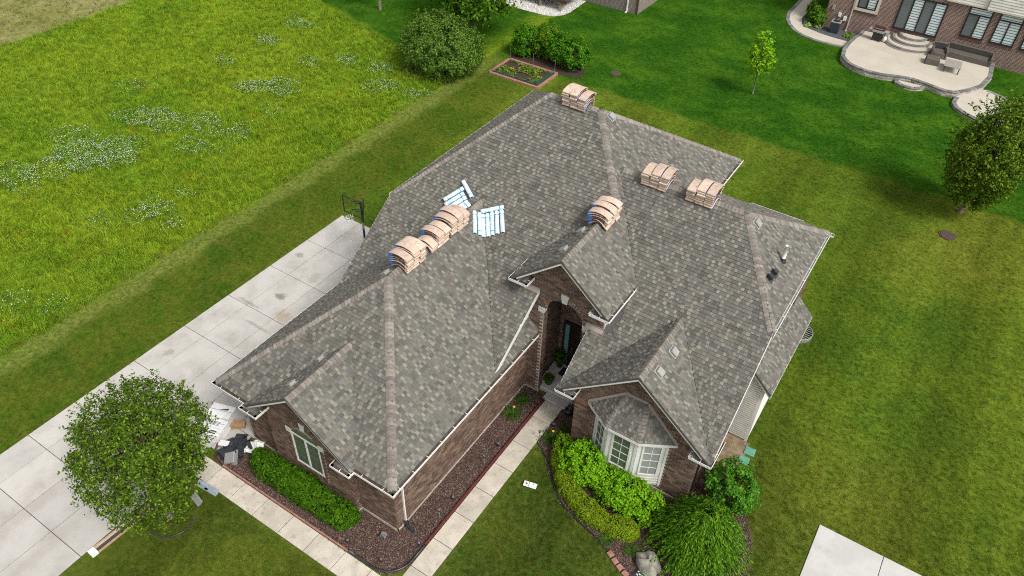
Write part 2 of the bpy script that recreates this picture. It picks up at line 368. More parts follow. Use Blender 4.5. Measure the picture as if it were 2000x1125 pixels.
def clip_poly(poly, half):
    """clip a 2-D convex polygon by a list of half planes (a,b,c): a*x+b*y<=c"""
    for a, b, c in half:
        out = []; k = len(poly)
        for i in range(k):
            p, q = poly[i], poly[(i+1)%k]; dp = a*p[0]+b*p[1]-c; dq = a*q[0]+b*q[1]-c
            if dp <= 1e-9: out.append(p)
            if (dp < -1e-9 and dq > 1e-9) or (dp > 1e-9 and dq < -1e-9):
                t = dp/(dp-dq); out.append((p[0]+(q[0]-p[0])*t, p[1]+(q[1]-p[1])*t))
        poly = out
        if len(poly) < 3: return []
    return poly
def area2(p): return .5*sum(p[i][0]*p[(i+1)%len(p)][1]-p[(i+1)%len(p)][0]*p[i][1] for i in range(len(p)))
def halves(poly):
    if area2(poly) < 0: poly = poly[::-1]
    H = []
    for i in range(len(poly)):
        p, q = poly[i], poly[(i+1)%len(poly)]; a, b = q[1]-p[1], -(q[0]-p[0]); l = math.hypot(a, b)
        if l > 1e-9: H.append((a/l, b/l, (a*p[0]+b*p[1])/l))
    return H
def show_size(c, n, a):
    """how large a small face of area a, centre c and normal n shows to the camera"""
    d = np.asarray(c)-CAM; L = np.linalg.norm(d); dep = d@FW
    u = d@RT/dep*FPX/1000; v = d@UP/dep*FPX/562
    if abs(u) > .99 or abs(v) > .99: return 0.0
    return a*max(0.0, -float(np.dot(n, d))/L)/L**2
class Field:
    """many alike pieces: the 300 that show largest become objects, the rest one mesh"""
    def __init__(s): s.p = []
    def add(s, verts, faces, c, size): s.p.append((size, verts, faces, c))
    def build(s, name, rest_name, mat, parent, limit=300):
        s.p.sort(key=lambda t: -t[0]); rest = MB()
        for i, (sz, V, F, c) in enumerate(s.p):
            if i < limit:
                mb = MB(); mb.cur = c; cen = np.mean(np.array(V), 0); mb.idx(np.array(V)-cen, F)
                o = obj(name, mb, mat, parent); o.location = cen
            else: rest.cur = c; rest.idx(V, F)
        if rest.f: stuff(obj(rest_name, rest, mat, parent))
# ---------------------------------------------------------------- the setting: ground, driveway, walks, patio surfaces
mb = MB(); mb.face([(-400,-300,0),(300,-300,0),(300,450,0),(-400,450,0)])
struct(obj('ground', mb, 'grass_ground'))

def slabs(name, base, cells, mat, z=.04, gap=.012):
    """concrete laid in panels: base sheet seen in the joints, one child per panel"""
    mb = MB()
    for x0, x1, y0, y1 in base: mb.box(x0, x1, y0, y1, .004, .012)
    root = struct(obj(name, mb, 'joint'))
    for x0, x1, y0, y1 in cells:
        m = MB(); m.bbox(x0+gap, x1-gap, y0+gap, y1-gap, .013, z+random.uniform(-.002, .002), .006); obj('slab', m, mat, root)
    return root
# driveway: garage-side panels, measured joints
xs = (-14.42, -13.16, -11.42, -9.75, -8.0); ysd = (-14.6, -12.3, -10.2, -8.3, -6.32, -4.30, -2.25, .63, 3.34, 5.95, 8.68, 11.3, 14.0)
cells = []
for j in range(len(ysd)-1):
    for i in range(4):
        cells.append((xs[i], xs[i+1], ysd[j], ysd[j+1]))
    if ysd[j] > .5: cells.append((-8.0, -6.9, ysd[j], ysd[j+1])) if ysd[j] < 8 else cells.append((-8.0, -7.0, ysd[j], ysd[j+1]))
cells.append((-8.0, -7.05, -.62, .63))
slabs('driveway', [(-14.42, -8.0, -14.6, 14.0), (-8.0, -6.9, .63, 14.0), (-8.0, -7.05, -.62, .63)], cells, 'concrete')
# front walk across the garage, then up the side to the porch
cells = [(-8.0+k*0+a, b, -1.85, -1.0) for a, b, k in ((0, -6.86, 0),)]
fx = (-8.0, -6.86, -5.58, -4.34, -3.04, -1.76, -.48, .74, 1.75)
cells = [(fx[i], fx[i+1], -1.86, -1.0) for i in range(len(fx)-1)]
sy = (-1.86, -.12, 1.17, 2.49, 3.81, 5.14, 6.46, 8.0, 9.02)
cells += [(1.75, 2.62, sy[i], sy[i+1]) for i in range(len(sy)-1)]
slabs('front_walk', [(-8.0, 1.75, -1.86, -1.0), (1.75, 2.62, -1.86, 9.02)], cells, 'walk_concrete')
slabs('side_pad', [(13.38, 20.4, 4.8, 9.72)], [(13.38, 15.72, 7.2, 9.72), (15.72, 18.06, 7.2, 9.72), (18.06, 20.4, 7.2, 9.72), (13.38, 15.72, 4.8, 7.2), (15.72, 18.06, 4.8, 7.2), (18.06, 20.4, 4.8, 7.2)], 'pad_concrete', z=.05)

def pt_in(poly, x, y):
    x = np.asarray(x); y = np.asarray(y); ins = np.zeros(x.shape, bool); k = len(poly)
    for i in range(k):
        (x0, y0), (x1, y1) = poly[i], poly[(i+1)%k]
        c = ((y0 > y) != (y1 > y)) & (x < (x1-x0)*(y-y0)/((y1-y0) or 1e-9)+x0); ins ^= c
    return ins
def sheet(name, poly, z, mat, top=None):
    mb = MB()
    from mathutils.geometry import tessellate_polygon
    tr = tessellate_polygon([[Vector((x, y, 0)) for x, y in poly]])
    V = [(x, y, z) for x, y in poly]; F = []
    for a, b, c in tr:
        n = (V[b][0]-V[a][0])*(V[c][1]-V[a][1])-(V[b][1]-V[a][1])*(V[c][0]-V[a][0])
        F.append((a, b, c) if n > 0 else (a, c, b))
    mb.idx(V, F); return struct(obj(name, mb, mat))
arc = [(1.74-.9+.9*math.cos(t), -.04-.9*1.0+.9-(.0)+.0) for t in ()]
corner = [(.75+.99*math.cos(R(a)), .06+1.02*math.sin(R(a))) for a in (0, -15, -30, -45, -60, -75, -90)]
BED_FRONT = [(.56, 9.25), (1.74, 9.25)]+corner+[(-6.95, -.97), (-7.55, -.85), (-7.9, -.35), (-6.95, .45), (-6.87, .65), (.56, .65)]
BED_BAY = [(2.63, 9.3), (2.63, 7.0), (3.0, 6.72), (3.40, 6.45), (3.79, 6.05), (4.1, 5.7), (4.44, 5.38), (5.02, 4.98), (5.82, 4.72), (6.55, 4.55), (7.23, 4.28), (7.77, 4.04), (8.29, 3.80), (9.2, 3.5), (10.4, 3.5), (11.5, 4.3), (11.9, 5.8), (11.5, 7.6), (10.7, 8.9), (9.6, 9.5), (8.8, 9.7), (8.8, 7.6), (3.75, 7.6), (3.75, 9.3)]
sheet('mulch_bed', BED_FRONT, .022, 'soil'); sheet('mulch_bed', BED_BAY, .022, 'soil')
sheet('gravel_strip', [(8.8, 9.7), (9.6, 9.5), (9.95, 10.2), (9.9, 11.85), (8.8, 11.85)], .018, 'dry_soil')
# porch and step
mb = MB(); mb.bbox(1.0, 3.75, 9.45, 11.15, .01, .25, .012); struct(obj('porch_slab', mb, 'pad_concrete'))
mb = MB(); mb.bbox(1.62, 2.75, 9.03, 9.44, .01, .125, .012); struct(obj('porch_step', mb, 'concrete'))
# ---------------------------------------------------------------- the brick house
house = empty('brick_house', 'large brown brick house with grey shingle hip roof stacked with shingle bundles', 'house')
mb = MB()
def zGR(x, y): return 3.6+.8346*(1.18-x)
def zGL(x, y): return 3.6+.8346*(x+7.489)
def zGF(x, y): return 3.6+.675*y
def zgR(x, y): return 5.725-.81*(x+3.12)
def zgL(x, y): return 5.725+.81*(x+3.12)
def zMF(x, y): return 6.462+.674*(y-10.218)
def zML(x, y): return 6.462+.846*(x+7.223)
def zMR(x, y): return 10.22-.793*(x+.377)
def zMB(x, y): return 10.22-.62*(y-15.79)
def zWF(x, y): return 6.572+.714*(y-11.163)
def zWR(x, y): return 6.572+.862*(9.408-x)
def zWB(x, y): return 8.86-.56*(y-14.37)
def zER(x, y): return 8.185-.847*(x-2.1)
def zEL(x, y): return 8.185+.847*(x-2.1)
def zBR(x, y): return 6.183-.83*(x-6.246)
def zBL(x, y): return 6.183+.83*(x-6.246)
def zX(x, y): return 3.2+.98*(10.05-x)
def under(*fs):
    def t(x, y, z): return any(z < f(x, y)-.06 for f in fs)
    return t
def vol(lo, hi, a, b, f):   # height of a roof volume inside a plan box, else very low
    def h(x, y): return f(x, y) if lo <= x <= hi and a <= y <= b else -9.0
    return h
gar = vol(-7.4, 1.08, 0, 11.3, lambda x, y: min(zGR(x, y), zGL(x, y), zGF(x, y)))
mai = vol(-7.15, .52, 6, 15.7, zMF)
gab = vol(-5.7, -.55, -.1, 3.2, lambda x, y: min(zgR(x, y), zgL(x, y)))
ent = vol(0, 4.2, 8.62, 13.5, lambda x, y: min(zER(x, y), zEL(x, y)))
bay = vol(3.2, 9.32, 7.0, 10.7, lambda x, y: min(zBR(x, y), zBL(x, y)))
win = vol(3.25, 9.35, 7.0, 14.3, zWF)
PL = [
 ('GR', zGR, [(1.08,.12),(1.08,9.22),(-3.155,11.38),(-3.155,5.36)], under(mai)),
 ('GL', zGL, [(-7.39,.12),(-3.155,5.36),(-3.155,11.38),(-7.39,7.3)], under(mai)),
 ('GF', zGF, [(-7.39,.10),(-5.22,.10),(-5.22,2.75)], under(gab)),
 ('GF', zGF, [(-1.13,.10),(1.08,.10),(-1.13,2.85)], under(gab)),
 ('GF', zGF, [(-5.22,.52),(-1.13,.52),(-1.13,2.85),(-3.155,5.36),(-5.22,2.75)], under(gab)),
 ('gL', zgL, [(-5.7,-.10),(-3.12,-.10),(-3.12,3.25),(-5.7,.12)], under(gar)),
 ('gR', zgR, [(-3.12,-.10),(-.56,-.10),(-.56,.12),(-3.12,3.25)], under(gar)),
 ('MF', zMF, [(-7.17,5.9),(.97,5.9),(.97,9.24),(-7.17,9.24)], under(gar)),
 ('MF', zMF, [(-7.17,9.24),(2.1,9.24),(2.1,12.86),(-.377,15.79),(-2.78,15.79),(-7.17,10.25)], under(gar, ent)),
 ('ML', zML, [(-7.13,10.28),(-2.78,15.79),(-7.13,21.78)], None),
 ('MR', zMR, [(-.377,15.79),(1.34,14.37),(4.27,18.1),(4.27,21.76)], None),
 ('MR', zMR, [(-.377,15.79),(2.13,12.83),(2.15,13.43),(1.34,14.37)], None),
 ('WF', zWF, [(3.25,7.06),(3.76,7.06),(3.76,9.24),(3.25,9.24)], under(bay)),
 ('WF', zWF, [(8.79,7.06),(9.35,7.06),(9.35,9.24),(8.79,9.24)], under(bay)),
 ('WF', zWF, [(3.76,7.72),(8.79,7.72),(8.79,9.24),(3.76,9.24)], under(bay)),
 ('WF', zWF, [(3.8,9.24),(9.35,9.24),(9.35,11.0),(3.8,11.0)], under(bay, ent)),
 ('WF', zWF, [(3.3,11.0),(9.35,11.0),(9.33,11.2),(6.753,14.37),(2.15,14.37),(2.15,12.4)], under(bay, ent)),
 ('WF', zWF, [(1.34,14.37),(2.15,13.42),(2.15,14.37)], None),
 ('WR', zWR, [(9.32,11.22),(9.32,18.3),(6.753,14.37)], None),
 ('WB', zWB, [(1.34,14.37),(6.753,14.37),(9.32,18.32),(4.3,18.32)], None),
 ('WB', zWB, [(5.6,18.32),(8.5,18.32),(8.1,18.62),(6.0,18.62)], None),
 ('EL', zEL, [(0.03,8.62),(2.1,8.62),(2.1,13.5),(0.03,10.3)], under(mai)),
 ('ER', zER, [(2.1,8.62),(4.17,8.62),(4.17,11.1),(2.1,13.6)], under(vol(2.1, 9, 9.2, 14.3, zWF))),
 ('BL', zBL, [(3.22,7.0),(6.246,7.0),(6.246,10.75),(3.22,7.3)], under(win)),
 ('BR', zBR, [(6.246,7.0),(9.3,7.0),(9.3,7.3),(6.246,10.75)], under(win)),
 ('X', zX, [(9.0,11.65),(10.0,11.65),(10.0,17.0),(9.0,17.0)], None),
]
MBACK = [(-7.13,21.8),(-2.78,15.79),(-.377,15.79),(4.27,21.8)]
deck = MB()
for nm, f, poly, cull in PL+[('MB', zMB, MBACK, None)]:
    P3 = [(x, y, f(x, y)-.01) for x, y in poly]
    if area2(poly) < 0: P3 = P3[::-1]
    deck.prism(P3, (0, 0, -.10))
roof = obj('roof', deck, 'deck', house)
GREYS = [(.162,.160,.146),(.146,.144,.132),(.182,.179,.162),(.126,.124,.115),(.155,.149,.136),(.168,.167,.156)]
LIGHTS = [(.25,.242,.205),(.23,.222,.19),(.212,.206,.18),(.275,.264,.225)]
WARM = [(.20,.178,.155),(.22,.195,.172),(.175,.156,.138)]
shing = Field()
def lay_shingles(f, poly, cull, exposure=.142, field=shing, wscale=1.0):
    P = np.array([(x, y, f(x, y)) for x, y in poly])
    nrm = np.cross(P[1]-P[0], P[2]-P[0]); nrm /= np.linalg.norm(nrm)
    if nrm[2] < 0: nrm = -nrm
    u = np.cross((0, 0, 1), nrm); u /= np.linalg.norm(u); v = np.cross(nrm, u)
    o = P[0]; uv = [((p-o)@u, (p-o)@v) for p in P]; H = halves(uv)
    u0, u1 = min(a for a, b in uv), max(a for a, b in uv); v0, v1 = min(b for a, b in uv), max(b for a, b in uv)
    row = 0; vv = v0-.02
    while vv < v1:
        uu = u0-random.uniform(0, .3); hi = random.random() < .5
        while uu < u1:
            hi = not hi; w_ = random.choice((.10, .12, .12, .14, .16) if hi else (.09, .12, .15, .2, .27))*wscale
            rect = [(uu+.003, vv), (uu+w_-.003, vv), (uu+w_-.003, vv+exposure), (uu+.003, vv+exposure)]
            uu += w_
            q = clip_poly(rect, H)
            if len(q) < 3 or abs(area2(q)) < .0012: continue
            c2 = (sum(a for a, b in q)/len(q), sum(b for a, b in q)/len(q)); c3 = o+u*c2[0]+v*c2[1]
            if cull and cull(*c3): continue
            k = random.random()
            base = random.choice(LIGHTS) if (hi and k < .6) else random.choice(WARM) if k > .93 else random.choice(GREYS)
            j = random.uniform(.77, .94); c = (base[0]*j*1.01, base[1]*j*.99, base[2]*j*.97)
            t = (.028 if hi else .018)+random.uniform(-.002, .003)
            top = [o+u*a+v*b+nrm*(t*(1-(b-vv)/exposure)+.003) for a, b in q]; bot = [o+u*a+v*b-nrm*.004 for a, b in q]
            n_ = len(q); F = [tuple(range(n_))]+[(i, n_+i, n_+(i+1)%n_, (i+1)%n_) for i in range(n_)]
            if area2(q) < 0: F = [g[::-1] for g in F]
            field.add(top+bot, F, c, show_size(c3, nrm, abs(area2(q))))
        vv += exposure; row += 1
for nm, f, poly, cull in PL: lay_shingles(f, poly, cull)

# hip and ridge caps: bent pieces lapped one over the next
caps = Field()
CAPC = [(.235,.207,.182),(.265,.237,.208),(.212,.188,.168),(.29,.262,.228),(.25,.224,.198),(.19,.169,.152)]
def lay_caps(a, b, nl, nr, wd=.16, ex=.142):
    """from low end a to high end b; nl, nr = plane height functions on the two sides"""
    a = np.array(a, float); b = np.array(b, float); d = b-a; L = np.linalg.norm(d); d /= L
    side = np.cross(d, (0, 0, 1)); side /= np.linalg.norm(side)          # points right when looking a->b
    def off(p, s, f):
        q = p+side*s; q[2] = f(q[0], q[1]); return q
    k = int(L/ex)
    for i in range(k):
        p0 = a+d*(i*ex); p1 = a+d*(i*ex+ex*1.06)
        lift0, lift1 = .052+random.uniform(-.004, .005), .024
        row = []
        for p, lf in ((p0, lift0), (p1, lift1)):
            R_ = off(p, wd, nr); L_ = off(p, -wd, nl); m = p.copy()
            m[2] = min(nl(p[0], p[1]), nr(p[0], p[1]))
            r2 = (R_+m*1.6)/2.6; l2 = (L_+m*1.6)/2.6
            row.append([L_+(0,0,lf*.75), l2+(0,0,lf*1.05), m+(0,0,lf*.75), r2+(0,0,lf*1.05), R_+(0,0,lf*.75)])
        V = row[0]+row[1]+[q-np.array((0,0,.05)) for q in row[0]]+[row[1][0]-np.array((0,0,.05)), row[1][4]-np.array((0,0,.05))]
        F = [(j+1, j, 5+j, 6+j) for j in range(4)]+[(10+j, j, j+1, 11+j) for j in range(4)]+[(0, 10, 15, 5), (14, 4, 9, 16)]
        F = [g[::-1] if False else g for g in F]
        base = random.choice(CAPC); jj = random.uniform(.9, 1.1)
        c3 = np.mean(np.array(row[0]), 0)
        caps.add(V, F, tuple(x*jj*.92 for x in base), show_size(c3, (0, 0, 1), .04))
e3 = lambda f, x, y: (x, y, f(x, y))
lay_caps(e3(zGF, 1.05, .14), (-3.155, 5.36, 7.218), zGF, zGR)
lay_caps(e3(zGF, -7.36, .14), (-3.155, 5.36, 7.218), zGL, zGF)
lay_caps((-3.155, 5.4, 7.218), (-3.155, 11.36, 7.218), zGL, zGR)
lay_caps((-3.12, -.09, 5.725), (-3.12, 3.1, 5.725), zgL, zgR)
lay_caps(e3(zMF, -7.1, 10.34), (-2.78, 15.79, 10.22), zML, zMF)
lay_caps((-2.75, 15.79, 10.22), (-.38, 15.79, 10.22), zMB, zMF)
lay_caps((2.12, 12.84, zMF(2.12, 12.84)), (-.377, 15.79, 10.22), zMF, zMR)
lay_caps(e3(zMR, 4.24, 21.74), (-.377, 15.79, 10.22), zMR, zMB)
lay_caps((1.6, 14.37, 8.86), (6.7, 14.37, 8.86), zWB, zWF)
lay_caps((9.30, 11.25, zWF(0, 11.25)), (6.753, 14.37, 8.86), zWF, zWR)
lay_caps((9.30, 18.27, zWR(9.3, 0)), (6.753, 14.37, 8.86), zWR, zWB)
lay_caps((2.1, 8.63, 8.185), (2.1, 12.9, 8.185), zEL, zER)
lay_caps((6.246, 7.01, 6.183), (6.246, 10.55, 6.183), zBL, zBR)

# ---- gutters (open channels with straps and leaf litter), fascia, rakes
def gutter(p0, p1, out, lit=True):
    """p0,p1: outer top edge; out: unit vector away from the roof"""
    p0 = np.array(p0, float); p1 = np.array(p1, float); o = np.array((*out, 0.0)); d = p1-p0; L = np.linalg.norm(d); d /= L
    z = np.array((0, 0, 1.0)); c = (p0+p1)/2; g = MB()
    g.obox(c-o*.006-z*.055, d, o, z, L, .012, .11)
    g.obox(c-o*.066-z*.1055, d, o, z, L-.004, .095, .008)
    g.obox(c-o*.127-z*.068, d, o, z, L, .010, .085)
    g.obox(c+o*.003-z*.010, d, o, z, L+.004, .006, .016)
    G = obj('gutter', g, 'white', house)
    if lit:
        m = MB(); m.obox(c-o*.069-z*.052, d, o, z, L-.03, .112, .07); obj('leaf_litter', m, 'litter', G)
    s = MB(); s.obox((0, 0, 0), d, o, z, .022, .13, .012); me = mesh_of('gutter_strap', s, 'white')
    k = max(1, int(L/.75))
    for i in range(k):
        q = p0+d*L*(i+.5)/k-o*.066-z*.004; st = link('gutter_strap', me, G); st.location = q
    return G
gutter((1.18, -.005, 3.62), (1.18, 9.1, 3.62), (1, 0)); gutter((-7.49, -.005, 3.62), (-7.49, 7.2, 3.62), (-1, 0))
gutter((-7.49, 0, 3.62), (-5.60, 0, 3.62), (0, -1)); gutter((-.66, 0, 3.62), (1.19, 0, 3.62), (0, -1))
gutter((-5.77, -.25, 3.62), (-4.91, -.25, 3.62), (0, -1)); gutter((-1.38, -.25, 3.62), (-.51, -.25, 3.62), (0, -1))
gutter((-4.91, -.24, 3.62), (-4.91, .4, 3.62), (1, 0)); gutter((-1.38, -.24, 3.62), (-1.38, .4, 3.62), (-1, 0))
gutter((-5.77, -.24, 3.62), (-5.77, .0, 3.62), (-1, 0)); gutter((-.51, -.24, 3.62), (-.51, .0, 3.62), (1, 0))
gutter((-7.24, 10.2, 6.47), (-7.24, 21.9, 6.47), (-1, 0)); gutter((4.37, 18.6, 6.47), (4.37, 21.9, 6.47), (1, 0))
gutter((9.42, 11.1, 6.57), (9.42, 18.4, 6.57), (1, 0), False); gutter((5.9, 18.72, 6.48), (8.2, 18.72, 6.48), (0, 1)); gutter((8.5, 18.42, 6.56), (9.55, 18.42, 6.56), (0, 1))
gutter((-.07, 8.6, 6.37), (-.07, 10.1, 6.37), (-1, 0)); gutter((-.07, 8.6, 6.37), (.76, 8.6, 6.37), (0, -1)); gutter((.76, 8.6, 6.37), (.76, 9.2, 6.37), (1, 0))
gutter((4.25, 8.6, 6.37), (4.25, 11.06, 6.37), (1, 0)); gutter((3.41, 8.6, 6.37), (4.25, 8.6, 6.37), (0, -1), False); gutter((3.41, 8.6, 6.37), (3.41, 9.2, 6.37), (-1, 0), False)
gutter((3.15, 6.98, 3.6), (3.15, 8.0, 3.6), (-1, 0)); gutter((3.15, 6.98, 3.6), (3.96, 6.98, 3.6), (0, -1)); gutter((3.96, 6.98, 3.6), (3.96, 7.55, 3.6), (1, 0))
gutter((8.54, 6.97, 3.6), (9.4, 6.97, 3.6), (0, -1), False); gutter((8.54, 6.97, 3.6), (8.54, 7.55, 3.6), (-1, 0), False); gutter((9.4, 6.97, 3.6), (9.4, 8.3, 3.6), (1, 0))
# boxed eave returns: little shingled roofs at the gable feet
def ret_roof(x0, x1, y0, y1, z):
    f = lambda x, y: z+.38*(y-y0)
    poly = [(x0, y0), (x1, y0), (x1, y1), (x0, y1)]
    m = MB(); m.prism([(x, y, f(x, y)-.01) for x, y in poly], (0, 0, -.06)); obj('eave_return', m, 'deck', house)
    lay_shingles(f, poly, None)
ret_roof(-5.66, -5.02, -.14, .42, 3.62); ret_roof(-1.27, -.62, -.14, .42, 3.62)
ret_roof(.05, .64, 8.71, 9.25, 6.38); ret_roof(3.52, 4.14, 8.71, 9.25, 6.38)
ret_roof(3.26, 3.85, 7.09, 7.6, 3.6); ret_roof(8.65, 9.3, 7.08, 7.6, 3.6)
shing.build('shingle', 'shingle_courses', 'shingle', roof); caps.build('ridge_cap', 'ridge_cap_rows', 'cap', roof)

def board(name, a, b, h, t, nrm, mat, down=True):
    """board between a and b (its top edge), height h, thickness t towards nrm"""
    a = np.array(a, float); b = np.array(b, float); n_ = np.array(nrm, float)*t; dz = np.array((0, 0, -h))
    m = MB(); m.idx([a, b, b+dz, a+dz, a+n_, b+n_, b+dz+n_, a+dz+n_], [(3,2,1,0),(4,5,6,7),(0,1,5,4),(1,2,6,5),(2,3,7,6),(3,0,4,7)])
    return obj(name, m, mat, house)
def rakes(xl, xr, xc, y, f, g, h=.19):
    board('rake_board', (xl, y, f(xl, y)-.012), (xc, y, f(xc, y)-.012), h, .05, (0, 1, 0), 'rake_white')
    board('rake_board', (xc, y, g(xc, y)-.012), (xr, y, g(xr, y)-.012), h, .05, (0, 1, 0), 'rake_white')
rakes(-5.45, -.78, -3.12, -.085, zgL, zgR); rakes(.28, 3.92, 2.1, 8.635, zEL, zER); rakes(3.5, 9.0, 6.246, 7.015, zBL, zBR)
board('rake_board', (.955, 6.2, zMF(0, 6.2)-.0), (.955, 9.24, zMF(0, 9.24)-.0), .22, .03, (1, 0, 0), 'white')
board('rake_board', (-7.155, 6.4, zMF(0, 6.4)), (-7.155, 10.2, zMF(0, 10.2)), .2, .03, (-1, 0, 0), 'white')
board('rake_board', (9.335, 7.3, zWF(0, 7.3)-.01), (9.335, 11.1, zWF(0, 11.1)-.01), .22, .03, (1, 0, 0), 'white')
board('rake_board', (3.262, 7.3, zWF(0, 7.3)), (3.262, 9.24, zWF(0, 9.24)), .22, .03, (-1, 0, 0), 'white')
board('fascia', (9.99, 11.65, 3.24), (9.99, 17.0, 3.24), .2, .025, (1, 0, 0), 'white')
board('rake_board', (9.0, 11.67, zX(9, 0)-.02), (10.0, 11.67, zX(10.0, 0)-.02), .2, .05, (0, 1, 0), 'rake_white')
# white cheek wall between the main rake and the garage slope
m = MB(); m.prism([(.56, 6.95, zGR(.56, 0)-.05), (.56, 9.24, zGR(.56, 0)-.05), (.56, 9.24, zMF(0, 9.24)-.09), (.56, 6.95, zMF(0, 6.95)-.09)], (-.04, 0, 0)); obj('cheek_wall', m, 'siding', house)
m = MB(); m.prism([(3.82, 9.3, 5.0), (3.82, 11.0, 5.0), (3.82, 11.0, 6.56), (3.82, 9.3, 6.56)], (-.05, 0, 0)); obj('cheek_wall', m, 'siding', house)
m = MB(); m.box(3.75, 3.9, 18.0, 21.3, 3.0, 6.6); obj('rear_side_wall', m, 'siding', house)
# metal flashing where the entry wall meets the slopes
for x0, x1, f in ((.36, .98, zMF), (3.1, 3.84, zWF)):
    z0 = f(0, 9.17)
    m = MB(); m.obox(((x0+x1)/2, 9.175, z0+.03), (1, 0, 0), (0, 1, f(0, 1)-f(0, 0)), (0, 0, 1), x1-x0, .16, .03); m.box(x0, x1, 9.215, 9.238, z0-.02, z0+.14); obj('flashing', m, 'flash', house)

# ---- walls: mortar backing, bricks standing proud of it
wall = MB()
wall.box(-6.82, .545, .665, 9.3, 0, 3.5); wall.box(-5.2, -1.165, .435, .70, 0, 3.85)
wall.prism([(-5.2, .436, 3.8), (-1.165, .436, 3.8), (-3.12, .436, 5.5)], (0, .25, 0))
wall.box(-6.7, .3, 8.5, 21.2, 0, 4.4); wall.box(-6.7, 3.8, 11.3, 21.2, 0, 6.4); wall.box(1.3, 8.935, 11.9, 17.6, 0, 6.45)
wall.box(3.77, 8.785, 7.615, 12.0, 0, 3.5); wall.box(8.5, 9.2, 16.2, 18.3, 0, 6.45)
wall.prism([(8.785, 7.63, 3.4), (8.785, 12.0, 3.4), (8.785, 12.0, 6.2), (8.785, 9.2, 5.0), (8.785, 7.63, 3.85)], (-.3, 0, 0))
wall.prism([(3.77, 7.616, 3.5), (8.785, 7.616, 3.5), (8.785, 7.616, 3.95), (6.246, 7.616, 6.0), (3.77, 7.616, 3.98)], (0, .25, 0))
# entry portal: piers, arch and gable above
AX0, AX1, ASP, ACR = 1.22, 2.98, 4.86, 5.70
def arch_z(x):
    c = (AX0+AX1)/2; hw = (AX1-AX0)/2; rise = ACR-ASP; r = (hw*hw+rise*rise)/(2*rise)
    return ACR-r+math.sqrt(max(0, r*r-(x-c)**2))
YE = 9.265
wall.box(.36, AX0+.01, YE, YE+.32, 0, 6.5); wall.box(AX1-.01, 3.79, YE, YE+.32, 0, 6.5)
seg = 14
for i in range(seg):
    xa = AX0+(AX1-AX0)*i/seg; xb = AX0+(AX1-AX0)*(i+1)/seg
    wall.prism([(xa, YE, arch_z(xa)+.01), (xb, YE, arch_z(xb)+.01), (xb, YE, 6.5), (xa, YE, 6.5)], (0, .32, 0))
wall.prism([(.36, YE, 6.5), (3.79, YE, 6.5), (3.79, YE, 6.66), (2.1, YE, 8.02), (.36, YE, 6.64)], (0, .3, 0))
wall.box(.36, 1.0, YE+.32, 11.3, 0, 6.3); wall.box(1.0, 3.77, 11.2, 11.4, 0, 6.3); wall.box(1.0, 3.77, YE+.32, 11.3, 5.75, 6.3); wall.box(3.5, 3.78, YE+.32, 11.3, 0, 5.0)
W_ = obj('wall', wall, 'mortar', house)
for args, mt in (((-6.87, -6.83, .7, 9.3, 0, 3.5), 'brick_own_y'), ((-6.75, -6.71, 10.4, 21.2, 0, 6.3), 'brick_own_y'), ((-6.75, -6.71, 7.3, 10.39, 0, 4.2), 'brick_own_y'), ((-6.7, 3.8, 21.21, 21.25, 0, 6.4), 'brick_own_x')):
    m = MB(); m.box(*args); obj('wall_face', m, mt, house)
bf = Field()
BRC = [(.185,.108,.075),(.155,.09,.064),(.20,.125,.09),(.115,.072,.055),(.22,.145,.105),(.165,.108,.082),(.135,.08,.058),(.24,.16,.115)]
def lay_bricks(o, u, regions, skip=None, bw=.225, bh=.078, jt=.018, proud=.013, field=bf, depth=.03):
    """o: origin on the mortar face, u: horizontal unit vector; regions: convex polygons in (u,z); outward normal = u x z"""
    o = np.array(o, float); u = np.array((*u, 0.0)); z = np.array((0, 0, 1.0)); nrm = np.cross(u, z)
    for poly in regions:
        H = halves(poly); z0 = min(b for a, b in poly); z1 = max(b for a, b in poly); u0 = min(a for a, b in poly); u1 = max(a for a, b in poly)
        r = int(z0/(bh+jt)); zz = r*(bh+jt)
        while zz < z1:
            uu = math.floor(u0/(bw+jt))*(bw+jt)-(bw+jt)*(.5 if r%2 else 0)
            while uu < u1:
                q = clip_poly([(uu, zz), (uu+bw, zz), (uu+bw, zz+bh), (uu, zz+bh)], H); uu += bw+jt
                if len(q) < 3 or area2(q) < .0012: continue
                cu, cz = sum(a for a, b in q)/len(q), sum(b for a, b in q)/len(q)
                if skip and skip(cu, cz): continue
                pr = proud+random.uniform(-.003, .003); c = random.choice(BRC); jj = random.uniform(.85, 1.15); k = len(q)
                V = [o+u*a+z*b+nrm*pr for a, b in q]+[o+u*a+z*b-nrm*depth for a, b in q]
                F = [tuple(range(k))]+[(i, k+i, k+(i+1)%k, (i+1)%k) for i in range(k)]
                c = (c[0]*.90, c[1]*.97, c[2]*1.02); field.add(V, F, tuple(x*jj for x in c), show_size(o+u*cu+z*cz, nrm, area2(q)))
            zz += bh+jt; r += 1
def rowlock(o, u, centers, w_, h_, tilt=None):
    """bricks on end: centres in (u,z) with a tilt angle each"""
    o = np.array(o, float); u = np.array((*u, 0.0)); z = np.array((0, 0, 1.0)); nrm = np.cross(u, z)
    for (cu, cz, a) in centers:
        ux = u*math.cos(a)+z*math.sin(a); uz = -u*math.sin(a)+z*math.cos(a); c = random.choice(BRC)
        cc = o+u*cu+z*cz
        V = [cc+ux*sx*w_/2+uz*sz*h_/2+nrm*d for d in (.024, -.03) for sx, sz in ((-1,-1),(1,-1),(1,1),(-1,1))]
        F = [(0,1,2,3)]+[(i, 4+i, 4+(i+1)%4, (i+1)%4) for i in range(4)]
        bf.add(V, F, c, show_size(cc, nrm, w_*h_))
